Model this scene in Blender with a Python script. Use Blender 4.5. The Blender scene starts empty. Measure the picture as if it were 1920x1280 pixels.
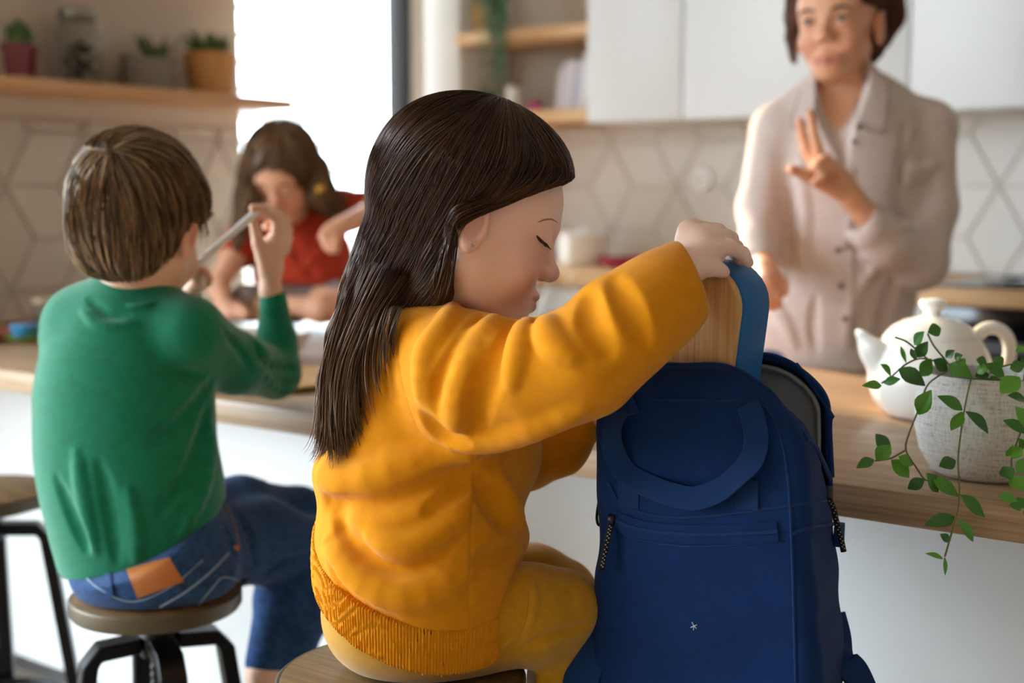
import bpy, bmesh, math, random
import numpy as np
from mathutils import Vector, Matrix

# ------------------------------------------------------------------ camera, sky, sun, exposure
SC = bpy.context.scene
CAMZ = 1.14
FPX = 2400.0
AZ = math.radians(125.5)
PITCH = math.atan(276 / 2400)
FH = np.array([math.cos(AZ), math.sin(AZ), 0.0])
RT = np.array([math.sin(AZ), -math.cos(AZ), 0.0])
ZZ = np.array([0, 0, 1.0])
FW = FH * math.cos(PITCH) - ZZ * math.sin(PITCH)
UP = FH * math.sin(PITCH) + ZZ * math.cos(PITCH)
CAM = np.array([0, 0, CAMZ])

cd = bpy.data.cameras.new('camera')
cam = bpy.data.objects.new('camera', cd)
SC.collection.objects.link(cam)
cam.matrix_world = Matrix(((RT[0], UP[0], -FW[0], CAM[0]), (RT[1], UP[1], -FW[1], CAM[1]),
                           (RT[2], UP[2], -FW[2], CAM[2]), (0, 0, 0, 1)))
cd.sensor_width = 36.0
cd.lens = 45.0
cd.clip_start = 0.05
cd.dof.use_dof = True
cd.dof.focus_distance = 1.36
cd.dof.aperture_fstop = 2.6
cd.dof.aperture_blades = 0
SC.camera = cam

w = bpy.data.worlds.new('world')
SC.world = w
w.use_nodes = True
bg = w.node_tree.nodes['Background']
bg.inputs[0].default_value = (0.75, 0.89, 1.0, 1)
bg.inputs[1].default_value = 6.5

sd = bpy.data.lights.new('sun', 'SUN')
sd.energy = 5.5
sd.angle = math.radians(2.0)
sd.color = (1.0, 0.80, 0.55)
sun = bpy.data.objects.new('sun', sd)
SC.collection.objects.link(sun)
SUND = Vector((0.91, -0.36, -0.45)).normalized()
sun.rotation_euler = SUND.to_track_quat('-Z', 'Y').to_euler()
sun.location = (-4, 4, 3)

SC.view_settings.view_transform = 'Standard'
SC.view_settings.look = 'None'
SC.view_settings.gamma = 1.0
SC.view_settings.use_curve_mapping = False
SC.view_settings.exposure = 1.30
SC.cycles.use_denoising = True
SC.cycles.max_bounces = 8
SC.cycles.diffuse_bounces = 5
SC.cycles.sample_clamp_indirect = 6.0
SC.cycles.caustics_reflective = False
SC.cycles.caustics_refractive = False

# ------------------------------------------------------------------ basic helpers
ORG = {}


def P(u, v, d):
    return CAM + FW * d + RT * ((u - 960) / FPX * d) + UP * ((640 - v) / FPX * d)


def pz(u, v, z):
    """the point of the horizontal plane z seen at pixel u, v"""
    r = P(u, v, 1.0) - CAM
    return CAM + r * ((z - CAMZ) / r[2])


def depth_of(p):
    return float((np.asarray(p) - CAM) @ FW)


def lin(c):
    """#rrggbb -> linear rgb"""
    c = c.lstrip('#')
    o = []
    for i in (0, 2, 4):
        x = int(c[i:i + 2], 16) / 255
        o.append(x / 12.92 if x <= 0.04045 else ((x + 0.055) / 1.055) ** 2.4)
    return tuple(o)


def nrm(a):
    a = np.asarray(a, float)
    return a / (np.linalg.norm(a) + 1e-12)


def _props(o, label=None, cat=None, group=None, kind=None):
    if label:
        o['label'] = label
    if cat:
        o['category'] = cat
    if group:
        o['group'] = group
    if kind:
        o['kind'] = kind
    return o


def thing(name, label, cat, loc, group=None):
    o = bpy.data.objects.new(name, None)
    o.empty_display_size = 0.05
    SC.collection.objects.link(o)
    o.location = tuple(float(x) for x in loc)
    ORG[o.name] = np.array(loc, float)
    return _props(o, label, cat, group)


def link_mesh(name, me, mat, parent=None, **kw):
    o = bpy.data.objects.new(name, me)
    SC.collection.objects.link(o)
    if mat is not None:
        me.materials.append(mat)
    org = np.zeros(3)
    if parent is not None:
        o.parent = parent
        org = ORG.get(parent.name, np.zeros(3))
    ORG[o.name] = org
    return _props(o, **kw)


def raw(name, V, F, mat, parent=None, smooth=True, col=None, **kw):
    """mesh object from arrays of world-space vertices and faces (lists or an (n, k) array)"""
    V = np.asarray(V, float)
    org = ORG.get(parent.name, np.zeros(3)) if parent is not None else np.zeros(3)
    me = bpy.data.meshes.new(name)
    V = V - org
    if isinstance(F, np.ndarray):
        n, k = F.shape
        me.vertices.add(len(V))
        me.vertices.foreach_set('co', V.astype(np.float32).ravel())
        me.loops.add(n * k)
        me.loops.foreach_set('vertex_index', F.astype(np.int32).ravel())
        me.polygons.add(n)
        me.polygons.foreach_set('loop_start', np.arange(0, n * k, k, dtype=np.int32))
        me.polygons.foreach_set('loop_total', np.full(n, k, dtype=np.int32))
        me.update(calc_edges=True)
    else:
        me.from_pydata([tuple(x) for x in V], [], F)
        me.update()
    if smooth:
        me.polygons.foreach_set('use_smooth', np.ones(len(me.polygons), dtype=bool))
    if col is not None:
        a = me.color_attributes.new('Col', 'FLOAT_COLOR', 'POINT')
        c4 = np.ones((len(V), 4), np.float32)
        c4[:, :3] = col
        a.data.foreach_set('color', c4.ravel())
    return link_mesh(name, me, mat, parent, **kw)


def bmobj(name, bm, mat, parent=None, smooth=False, **kw):
    org = ORG.get(parent.name, np.zeros(3)) if parent is not None else np.zeros(3)
    bmesh.ops.translate(bm, verts=bm.verts, vec=Vector(-org))
    me = bpy.data.meshes.new(name)
    bm.to_mesh(me)
    bm.free()
    if smooth:
        me.polygons.foreach_set('use_smooth', np.ones(len(me.polygons), dtype=bool))
        me.set_sharp_from_angle(angle=math.radians(40))
    return link_mesh(name, me, mat, parent, **kw)


def box(name, lo, hi, mat, parent=None, bevel=0.0, axes=None, origin=None, seg=2, **kw):
    bm = bmesh.new()
    bmesh.ops.create_cube(bm, size=1.0)
    lo = np.array(lo, float)
    hi = np.array(hi, float)
    for v in bm.verts:
        v.co = Vector((lo + hi) / 2 + np.array(v.co) * (hi - lo))
    if bevel > 0:
        bmesh.ops.bevel(bm, geom=list(bm.edges), offset=bevel, segments=seg, profile=0.5, affect='EDGES')
    if axes is not None:
        for v in bm.verts:
            v.co = Vector(np.asarray(origin) + v.co.x * np.asarray(axes[0]) + v.co.y * np.asarray(axes[1]) + v.co.z * np.asarray(axes[2]))
    bmesh.ops.recalc_face_normals(bm, faces=bm.faces)
    return bmobj(name, bm, mat, parent, smooth=bevel > 0, **kw)


def lathe_vf(prof, c, seg=40, axis=None, sx=1.0, sy=1.0, ax=None):
    """surface of revolution: prof = [(r, h), ...] about axis through c"""
    axis = nrm(axis) if axis is not None else ZZ
    if ax is None:
        ax = nrm(np.cross(axis, [0.3, 0.9, 0.1]))
    ay = np.cross(axis, ax)
    V, F = [], []
    n = len(prof)
    for r, h in prof:
        for j in range(seg):
            a = 2 * math.pi * j / seg
            V.append(np.asarray(c) + axis * h + ax * (math.cos(a) * r * sx) + ay * (math.sin(a) * r * sy))
    for i in range(n - 1):
        for j in range(seg):
            k = (j + 1) % seg
            F.append((i * seg + j, i * seg + k, (i + 1) * seg + k, (i + 1) * seg + j))
    if prof[0][0] > 1e-5:
        F.append(tuple(range(seg - 1, -1, -1)))
    if prof[-1][0] > 1e-5:
        F.append(tuple((n - 1) * seg + j for j in range(seg)))
    return V, F


def lathe(name, prof, c, mat, parent=None, seg=40, axis=None, sx=1.0, sy=1.0, ax=None, sharp=35, **kw):
    V, F = lathe_vf(prof, c, seg, axis, sx, sy, ax)
    o = raw(name, V, F, mat, parent, **kw)
    o.data.set_sharp_from_angle(angle=math.radians(sharp))
    return o


def spline(pts, n):
    """Catmull-Rom through points (any dimension) -> n samples"""
    p = np.asarray(pts, float)
    if len(p) < 3:
        t = np.linspace(0, 1, n)[:, None]
        return p[0] * (1 - t) + p[-1] * t
    q = np.vstack([2 * p[0] - p[1], p, 2 * p[-1] - p[-2]])
    t = np.linspace(0, len(p) - 1 - 1e-6, n)
    i = t.astype(int)
    f = (t - i)[:, None]
    a, b, c, d = q[i], q[i + 1], q[i + 2], q[i + 3]
    return 0.5 * (2 * b + (c - a) * f + (2 * a - 5 * b + 4 * c - d) * f ** 2 + (3 * b - a - 3 * c + d) * f ** 3)


def tube_vf(pts, rad, seg=8, flat=1.0, nref=None):
    p = np.asarray(pts, float)
    n = len(p)
    rad = np.broadcast_to(np.asarray(rad, float), (n,))
    t = np.gradient(p, axis=0)
    t /= np.linalg.norm(t, axis=1)[:, None] + 1e-12
    ref = np.asarray(nref if nref is not None else (FW if abs(t[0] @ FW) < 0.9 else UP), float)
    V = []
    x = nrm(np.cross(t[0], ref))
    for i in range(n):
        if nref is not None:
            x = nrm(np.cross(t[i], ref))
        else:
            x = nrm(x - t[i] * (x @ t[i]))
        y = np.cross(t[i], x)
        for j in range(seg):
            a = 2 * math.pi * j / seg
            V.append(p[i] + (x * math.cos(a) + y * math.sin(a) * flat) * rad[i])
    F = []
    for i in range(n - 1):
        for j in range(seg):
            k = (j + 1) % seg
            F.append((i * seg + j, i * seg + k, (i + 1) * seg + k, (i + 1) * seg + j))
    F.append(tuple(range(seg - 1, -1, -1)))
    F.append(tuple((n - 1) * seg + j for j in range(seg)))
    return V, F


def tube(name, pts, rad, mat, parent=None, seg=8, n=None, flat=1.0, nref=None, **kw):
    if n:
        k = len(pts)
        rr = np.broadcast_to(np.asarray(rad, float), (k,))
        s = spline(np.hstack([np.asarray(pts, float), rr[:, None]]), n)
        pts, rad = s[:, :3], np.maximum(s[:, 3], 1e-5)
    V, F = tube_vf(pts, rad, seg, flat, nref)
    return raw(name, V, F, mat, parent, **kw)


def join_vf(parts):
    V, F = [], []
    for v, f in parts:
        o = len(V)
        V.extend(v)
        F.extend(tuple(i + o for i in q) for q in f)
    return V, F


def box_vf(lo, hi):
    V = [(x, y, z) for x in (lo[0], hi[0]) for y in (lo[1], hi[1]) for z in (lo[2], hi[2])]
    F = [(0, 1, 3, 2), (4, 6, 7, 5), (0, 4, 5, 1), (2, 3, 7, 6), (0, 2, 6, 4), (1, 5, 7, 3)]
    return V, F


def bar(name, a, b, wx, wy, mat, parent=None, xref=None, bevel=0.002, **kw):
    a = np.asarray(a, float)
    b = np.asarray(b, float)
    z = nrm(b - a)
    x = nrm(np.cross(z, xref if xref is not None else ([0, 0, 1] if abs(z[2]) < .9 else [1, 0, 0])))
    y = np.cross(z, x)
    L = np.linalg.norm(b - a)
    return box(name, (-wx / 2, -wy / 2, 0), (wx / 2, wy / 2, L), mat, parent, bevel, axes=(x, y, z), origin=a, seg=1, **kw)


# ------------------------------------------------------------------ implicit sculpting
def smin(a, b, k):
    if k <= 0:
        return np.minimum(a, b)
    h = np.maximum(k - np.abs(a - b), 0)
    return np.minimum(a, b) - h * h * (.25 / k)


class Sculpt:
    """A solid made of blended capsules and ellipsoids, meshed by surface nets."""

    def __init__(self):
        self.ops = []

    def cap(self, a, b, ra, rb=None, k=.02, sub=False, flat=None):
        a = np.asarray(a, np.float32)
        ba = (np.asarray(b) - a).astype(np.float32)
        rb = ra if rb is None else rb
        n, s = (None, 1) if flat is None else (nrm(flat[0]).astype(np.float32), flat[1])
        self.ops.append(('c', sub, k, (a, ba, float(ba @ ba) + 1e-12, ra, rb - ra, n, s)))
        return self

    def ell(self, c, r, ax=None, k=.02, sub=False):
        A = np.eye(3) if ax is None else np.array([nrm(x) for x in ax])
        self.ops.append(('e', sub, k, (np.asarray(c, np.float32), A.astype(np.float32), np.asarray(r, np.float32))))
        return self

    def fn(self, f, k=.01, sub=False, inter=False):
        self.ops.append(('g', 'i' if inter else sub, k, f))
        return self

    def plane(self, o, n, k=.004):
        """keep the side the normal points away from"""
        o = np.asarray(o, np.float32)
        n = nrm(n).astype(np.float32)
        return self.fn(lambda p: (p - o) @ n, k, inter=True)

    def chain(self, pts, k=.02, flat=None, sub=False):
        """pts = (u, v, depth, radius in pixels)"""
        q = [(P(*t[:3]), t[3] * t[2] / FPX) for t in pts]
        for (a, ra), (b, rb) in zip(q, q[1:]):
            self.cap(a, b, ra, rb, k, sub, flat)
        return self

    def pell(self, u, v, d, ru, rv, rd, k=.02, rot=0, sub=False):
        """ellipsoid, radii in pixels along the picture's right, up and depth"""
        s = d / FPX
        c, n = math.cos(math.radians(rot)), math.sin(math.radians(rot))
        return self.ell(P(u, v, d), (ru * s, rv * s, rd * s), (RT * c + UP * n, UP * c - RT * n, FW), k, sub)

    @staticmethod
    def prim(op, p):
        t = op[0]
        if t == 'c':
            a, ba, L2, ra, dr, n, s = op[3]
            pa = p - a
            h = np.clip(pa @ ba / L2, 0, 1)
            q = pa - h[:, None] * ba
            q2 = np.einsum('ij,ij->i', q, q)
            if n is not None:
                qn = q @ n
                q2 = q2 + qn * qn * (1 / (s * s) - 1)
            return np.sqrt(q2) - (ra + dr * h)
        if t == 'e':
            c, A, r = op[3]
            q = ((p - c) @ A.T) / r
            k0 = np.sqrt(np.einsum('ij,ij->i', q, q))
            q = q / r
            k1 = np.sqrt(np.einsum('ij,ij->i', q, q))
            return k0 * (k0 - 1) / np.maximum(k1, 1e-6)
        return op[3](p)

    def ev(self, p, sel=None):
        d = np.full(len(p), 1.0, np.float32)
        for i, op in enumerate(self.ops):
            if sel is not None and not sel[i]:
                continue
            x = self.prim(op, p)
            if op[1] == 'i':
                d = -smin(-d, -x, op[2])
            elif op[1]:
                d = -smin(-d, x, op[2])
            else:
                d = smin(d, x, op[2])
        return d

    def mesh(self, h, lo=None, hi=None, proj=2):
        B = 12
        if lo is None:
            mn, mx = [], []
            for op in self.ops:
                if op[1]:
                    continue
                if op[0] == 'c':
                    a, ba, _, ra, dr, n, s = op[3]
                    r = max(ra, ra + dr)
                    mn.append(np.minimum(a, a + ba) - r)
                    mx.append(np.maximum(a, a + ba) + r)
                elif op[0] == 'e':
                    c, A, r = op[3]
                    e = np.sqrt(((A * r[:, None]) ** 2).sum(0))
                    mn.append(c - e)
                    mx.append(c + e)
            lo = np.min(mn, 0) - .012
            hi = np.max(mx, 0) + .012
        lo = np.asarray(lo, np.float64)
        nb = np.ceil((np.asarray(hi) - lo) / h / B).astype(int) + 1
        N = nb * B + 1
        V = np.full(N, 1.0, np.float32)
        gi = np.stack(np.meshgrid(*[np.arange(x) for x in nb], indexing='ij'), -1).reshape(-1, 3)
        cen = (lo + (gi * B + B / 2) * h).astype(np.float32)
        half = h * B * .5 * 1.7321
        mats = [self.prim(op, cen) for op in self.ops]
        D = np.full(len(cen), 1.0, np.float32)
        for op, x in zip(self.ops, mats):
            if op[1] == 'i':
                D = -smin(-D, -x, op[2])
            elif op[1]:
                D = -smin(-D, x, op[2])
            else:
                D = smin(D, x, op[2])
        act = np.where(np.abs(D) < half * 1.8 + .004)[0]
        for i in np.where(D <= -(half * 1.8 + .004))[0]:
            a = gi[i] * B
            V[a[0]:a[0] + B + 1, a[1]:a[1] + B + 1, a[2]:a[2] + B + 1] = -1.0
        loc = (np.stack(np.meshgrid(*[np.arange(B + 1)] * 3, indexing='ij'), -1).reshape(-1, 3) * h).astype(np.float32)
        sels = {}
        for i in act:
            sel = []
            for op, x in zip(self.ops, mats):
                if op[1] == 'i' or op[0] == 'g':
                    sel.append(True)
                elif op[1]:
                    sel.append(x[i] - half * 1.6 < op[2])
                else:
                    sel.append(x[i] - half * 1.6 < max(D[i], 0) + half * 1.6 + op[2])
            sels[i] = sel
            a = gi[i] * B
            p = (lo + a * h).astype(np.float32) + loc
            V[a[0]:a[0] + B + 1, a[1]:a[1] + B + 1, a[2]:a[2] + B + 1] = self.ev(p, sel).reshape(B + 1, B + 1, B + 1)
        ins = V < 0
        s = np.zeros(N - 1, np.int8)
        for dx in (0, 1):
            for dy in (0, 1):
                for dz in (0, 1):
                    s += ins[dx:N[0] - 1 + dx, dy:N[1] - 1 + dy, dz:N[2] - 1 + dz]
        cells = np.argwhere((s > 0) & (s < 8))
        if len(cells) == 0:
            return np.zeros((0, 3)), np.zeros((0, 4), int)
        cor = np.array([(x, y, z) for x in (0, 1) for y in (0, 1) for z in (0, 1)])
        val = np.stack([V[tuple((cells + c).T)] for c in cor], 1)
        acc = np.zeros((len(cells), 3))
        cnt = np.zeros(len(cells))
        for i in range(8):
            for j in range(i + 1, 8):
                if np.abs(cor[i] - cor[j]).sum() != 1:
                    continue
                a, b = val[:, i], val[:, j]
                m = (a < 0) != (b < 0)
                t = np.where(m, a / np.where(m, a - b, 1), 0)
                acc += m[:, None] * (cor[i] + t[:, None] * (cor[j] - cor[i]))
                cnt += m
        vp = lo + (cells + acc / cnt[:, None]) * h
        ids = np.full(N - 1, -1, np.int32)
        ids[tuple(cells.T)] = np.arange(len(cells))
        F = []
        for ax in range(3):
            b, c = (ax + 1) % 3, (ax + 2) % 3
            sh = [slice(None)] * 3
            s0, s1 = list(sh), list(sh)
            s0[ax] = slice(0, N[ax] - 1)
            s1[ax] = slice(1, N[ax])
            e = np.argwhere(ins[tuple(s0)] != ins[tuple(s1)])
            e = e[(e[:, b] > 0) & (e[:, c] > 0) & (e[:, b] < N[b] - 1) & (e[:, c] < N[c] - 1)]
            o = np.zeros(3, int)
            ob, oc = o.copy(), o.copy()
            ob[b] = 1
            oc[c] = 1
            q = np.stack([ids[tuple((e - ob - oc).T)], ids[tuple((e - oc).T)], ids[tuple(e.T)], ids[tuple((e - ob).T)]], 1)
            flip = ~ins[tuple(e.T)]
            q[flip] = q[flip][:, ::-1]
            F.append(q)
        F = np.vstack(F)
        F = F[(F >= 0).all(1)]
        # snap the vertices onto the exact surface, block by block
        if proj:
            bi = cells // B
            key = (bi[:, 0] * nb[1] + bi[:, 1]) * nb[2] + bi[:, 2]
            order = np.argsort(key, kind='stable')
            ks, st = np.unique(key[order], return_index=True)
            st = np.append(st, len(order))
            e = h * .35
            T = np.array([(1, -1, -1), (-1, -1, 1), (-1, 1, -1), (1, 1, 1)], np.float32)
            for n_, kk in enumerate(ks):
                idx = order[st[n_]:st[n_ + 1]]
                sel = sels.get(kk)
                if sel is None:
                    continue
                p = vp[idx].astype(np.float32)
                p0 = p.copy()
                for _ in range(proj):
                    m = len(p)
                    allp = np.concatenate([p] + [p + t * e for t in T])
                    dd = self.ev(allp, sel)
                    g = sum(dd[(q + 1) * m:(q + 2) * m, None] * T[q] for q in range(4)) / (4 * e)
                    g2 = np.maximum((g * g).sum(1), .05)
                    stp = (dd[:m] / g2)[:, None] * g
                    p = p - np.clip(stp, -h * .7, h * .7)
                vp[idx] = np.clip(p, p0 - h * 1.2, p0 + h * 1.2)
        return vp, F

    def march(self, uv, d0=.6, d1=5.0, miss=None):
        """depth at which the camera ray through each pixel meets the solid"""
        uv = np.asarray(uv, float)
        dirs = np.array([P(u, v, 1.0) - CAM for u, v in uv])
        t = np.full(len(uv), d0)
        best = np.full(len(uv), 9.0)
        bt = t.copy()
        for _ in range(150):
            d = self.ev((CAM + dirs * t[:, None]).astype(np.float32))
            m = d < best
            best[m] = d[m]
            bt[m] = t[m]
            t = np.minimum(t + np.clip(d, -.05, .25) * .7, d1)
        return bt

    def stroke(self, uv, r, h, k=None, n=9, d=None):
        """a soft crease (h < 0) or fold ridge (h > 0) laid along pixels on the surface; r, h in pixels"""
        s = spline(np.asarray(uv, float), n)
        dep = self.march(s) if d is None else np.full(n, d)
        # keep the stroke from jumping between surfaces
        med = np.median(dep)
        dep = np.clip(dep, med - .06, med + .06)
        sub = h < 0
        off = (abs(h) - r) if sub else (r - h)
        taper = np.sin(np.linspace(.25, math.pi - .25, n)) ** .6
        pts = []
        for (u, v), dd, tp in zip(s, dep, taper):
            m = dd / FPX
            rr = r * tp * m
            o = ((abs(h) * tp - r * tp) if sub else (r * tp - h * tp)) * m
            pts.append((P(u, v, dd + o), rr))
        kk = (r * .9 if k is None else k) * med / FPX
        for (a, ra), (b, rb) in zip(pts, pts[1:]):
            self.cap(a, b, ra, rb, kk, sub)
        return self

    def project(self, uv, off=0.0):
        dep = self.march(uv)
        return np.array([P(u, v, d - off) for (u, v), d in zip(uv, dep)])

    def grad(self, p):
        e = .0015
        T = np.array([(1, -1, -1), (-1, -1, 1), (-1, 1, -1), (1, 1, 1)], np.float32)
        m = len(p)
        p = p.astype(np.float32)
        dd = self.ev(np.concatenate([p] + [p + t * e for t in T]))
        g = sum(dd[(q + 1) * m:(q + 2) * m, None] * T[q] for q in range(4)) / (4 * e)
        return dd[:m], g

    def obj(self, name, h, mat, parent=None, col=None, **kw):
        V, F = self.mesh(h)
        c = col(V) if col is not None else None
        return raw(name, V, F, mat, parent, col=c, **kw)


# ------------------------------------------------------------------ materials
def M(name, color, rough=.6, metal=0.0, spec=.5, **k):
    m = bpy.data.materials.new(name)
    m.use_nodes = True
    b = m.node_tree.nodes['Principled BSDF']
    b.inputs['Base Color'].default_value = (*(lin(color) if isinstance(color, str) else color), 1)
    b.inputs['Roughness'].default_value = rough
    b.inputs['Metallic'].default_value = metal
    b.inputs['Specular IOR Level'].default_value = spec
    for kk, v in k.items():
        b.inputs[kk].default_value = v
    return m


class NT:
    """tiny helper around a material's node tree"""

    def __init__(self, m):
        self.t = m.node_tree
        self.b = self.t.nodes['Principled BSDF']

    def n(self, typ, **k):
        x = self.t.nodes.new(typ)
        for kk, v in k.items():
            if kk.startswith('_'):
                setattr(x, kk[1:], v)
            else:
                x.inputs[kk.replace('__', ' ')].default_value = v
        return x

    def l(self, a, b):
        self.t.links.new(a, b)

    def coords(self, scale=(1, 1, 1), rot=(0, 0, 0)):
        tc = self.n('ShaderNodeTexCoord')
        mp = self.n('ShaderNodeMapping')
        mp.inputs['Scale'].default_value = scale
        mp.inputs['Rotation'].default_value = rot
        self.l(tc.outputs['Object'], mp.inputs[0])
        return mp.outputs[0]

    def ramp(self, fac, stops):
        r = self.n('ShaderNodeValToRGB')
        els = r.color_ramp.elements
        while len(els) > 1:
            els.remove(els[-1])
        els[0].position = stops[0][0]
        els[0].color = (*lin(stops[0][1]), 1)
        for p, c in stops[1:]:
            e = els.new(p)
            e.color = (*lin(c), 1)
        self.l(fac, r.inputs[0])
        return r.outputs[0]

    def bump(self, h, strength=.3, dist=.002):
        b = self.n('ShaderNodeBump', Strength=strength, Distance=dist)
        self.l(h, b.inputs['Height'])
        self.l(b.outputs[0], self.b.inputs['Normal'])


def fabric(name, color, color2=None, scale=900, rough=.9, sheen=.3, bump=.25, bigbump=0.0):
    m = M(name, color, rough, spec=.15)
    n = NT(m)
    n.b.inputs['Sheen Weight'].default_value = sheen
    n.b.inputs['Sheen Roughness'].default_value = .5
    co = n.coords()
    t1 = n.n('ShaderNodeTexNoise', Scale=scale, Detail=3)
    n.l(co, t1.inputs['Vector'])
    t2 = n.n('ShaderNodeTexNoise', Scale=scale * .06, Detail=4)
    n.l(co, t2.inputs['Vector'])
    if color2:
        n.l(n.ramp(t2.outputs[0], [(.3, color2), (.65, color)]), n.b.inputs['Base Color'])
    n.bump(t1.outputs[0], bump, .001)
    return m


def wood(name, stops, scale=(3, 40, 40), rough=.45, rot=(0, 0, 0), bump=.08, fine=1.0):
    m = M(name, '#806040', rough, spec=.4)
    n = NT(m)
    co = n.coords(scale, rot)
    t = n.n('ShaderNodeTexNoise', Scale=1.0, Detail=6, Roughness=.65, Distortion=.4)
    n.l(co, t.inputs['Vector'])
    co2 = n.coords(tuple(s * 4.5 * fine if s > min(scale) else s * 1.5 for s in scale), rot)
    t2 = n.n('ShaderNodeTexNoise', Scale=1.0, Detail=4)
    n.l(co2, t2.inputs['Vector'])
    mx = n.n('ShaderNodeMath', _operation='MULTIPLY_ADD')
    mx.inputs[1].default_value = .45
    n.l(t2.outputs[0], mx.inputs[0])
    mm = n.n('ShaderNodeMath', _operation='MULTIPLY')
    mm.inputs[1].default_value = .6
    n.l(t.outputs[0], mm.inputs[0])
    n.l(mm.outputs[0], mx.inputs[2])
    n.l(n.ramp(mx.outputs[0], stops), n.b.inputs['Base Color'])
    n.bump(mx.outputs[0], bump, .002)
    return m


def vcol(name, rough=.5, spec=.4, sss=0.0, sssr=(.004, .0015, .0008), bump=None):
    m = M(name, '#808080', rough, spec=spec)
    n = NT(m)
    a = n.n('ShaderNodeVertexColor', _layer_name='Col')
    n.l(a.outputs[0], n.b.inputs['Base Color'])
    if sss:
        n.b.inputs['Subsurface Weight'].default_value = sss
        n.b.inputs['Subsurface Radius'].default_value = (1.0, .35, .18)
        n.b.inputs['Subsurface Scale'].default_value = sssr[0]
    if bump:
        co = n.coords()
        t = n.n('ShaderNodeTexNoise', Scale=bump[0], Detail=3)
        n.l(co, t.inputs['Vector'])
        n.bump(t.outputs[0], bump[1], .001)
    return m


SKIN = vcol('skin', .48, .35, .35, (.008,), (700, .06))
HAIRM = vcol('hair_strands', .45, .4)
STEEL = M('blackened_steel', '#1a1a1c', .38, .7)
WHITE_LAQ = M('white_lacquer', '#dfe1e2', .38)
# ------------------------------------------------------------------ the room
WALLP = M('warm_white_paint', '#d6cabb', .85)
n_ = NT(WALLP)
t_ = n_.n('ShaderNodeTexNoise', Scale=60.0, Detail=4)
n_.l(n_.coords(), t_.inputs['Vector'])
n_.bump(t_.outputs[0], .05, .002)
WALLD = M('umber_wall_paint', '#b0a79d', .85)
CEIL = M('ceiling_paint', '#e6e2da', .9)
FLOORM = wood('oak_floor', [(.3, '#857462'), (.6, '#a89a88')], (2, 14, 14))
OAK = wood('oak_veneer', [(.3, '#a9794e'), (.5, '#c4966a'), (.7, '#d6ae84')], (30, 3, 60), .5)
OAKB = wood('oak_board', [(.3, '#b98b5c'), (.5, '#d2a878'), (.7, '#e2bf94')], (4, 40, 60), .5)
WORK = wood('walnut_laminate', [(.28, '#725840'), (.45, '#947659'), (.6, '#aa8d70'), (.75, '#b9a085')], (2.2, 38, 60), .36, bump=.05)
TILE = M('ceramic_tile', '#c9bfb2', .42)
n_ = NT(TILE)
oi = n_.n('ShaderNodeObjectInfo')
t_ = n_.n('ShaderNodeTexNoise', Scale=25.0, Detail=4)
n_.l(n_.coords(), t_.inputs['Vector'])
ad = n_.n('ShaderNodeMath', _operation='MULTIPLY_ADD')
ad.inputs[1].default_value = .55
n_.l(oi.outputs['Random'], ad.inputs[0])
ml = n_.n('ShaderNodeMath', _operation='MULTIPLY')
ml.inputs[1].default_value = .45
n_.l(t_.outputs[0], ml.inputs[0])
n_.l(ml.outputs[0], ad.inputs[2])
n_.l(n_.ramp(ad.outputs[0], [(.1, '#c2b7aa'), (.5, '#cbc1b5'), (.9, '#d3cabf')]), n_.b.inputs['Base Color'])
GROUTB = M('lit_grout', '#cfc9c1', .9)  # grout brightened to go with the lit back-wall tiles
TILEB = TILE.copy()  # same tile, its colour brightened for the more strongly lit back wall
TILEB.name = 'lit_ceramic_tile'
for e_, c_ in zip(TILEB.node_tree.nodes['Color Ramp'].color_ramp.elements, ('#d9d4cc', '#dcd8d1', '#e0dcd6')):
    e_.color = (*lin(c_), 1)
GROUT = M('grey_grout', '#b3a99d', .9)
FRAME = M('anthracite_frame', '#24282e', .5)
ALU = M('white_aluminium_slat', '#cfc9c0', .45)
GLASS = M('clear_glass', '#ffffff', .0, spec=.5)
GLASS.node_tree.nodes['Principled BSDF'].inputs['Transmission Weight'].default_value = 1.0
GLASS.node_tree.nodes['Principled BSDF'].inputs['IOR'].default_value = 1.05
PANEG = bpy.data.materials.new('window_glass')
PANEG.use_nodes = True
nt_ = PANEG.node_tree
nt_.nodes.clear()
o_ = nt_.nodes.new('ShaderNodeOutputMaterial')
mxs = nt_.nodes.new('ShaderNodeMixShader')
trn = nt_.nodes.new('ShaderNodeBsdfTransparent')
gls = nt_.nodes.new('ShaderNodeBsdfGlossy')
gls.inputs['Roughness'].default_value = 0.0
frs = nt_.nodes.new('ShaderNodeFresnel')
frs.inputs[0].default_value = 1.3
nt_.links.new(frs.outputs[0], mxs.inputs[0])
nt_.links.new(trn.outputs[0], mxs.inputs[1])
nt_.links.new(gls.outputs[0], mxs.inputs[2])
nt_.links.new(mxs.outputs[0], o_.inputs[0])

XW, YB, ISY0, ISY1, TOPZ = -3.1, 3.65, 1.435, 2.40, 0.80


def struct(name, lo, hi, mat, parent=None, bevel=0.0):
    return box(name, lo, hi, mat, parent, bevel, kind='structure' if parent is None else None)


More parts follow.
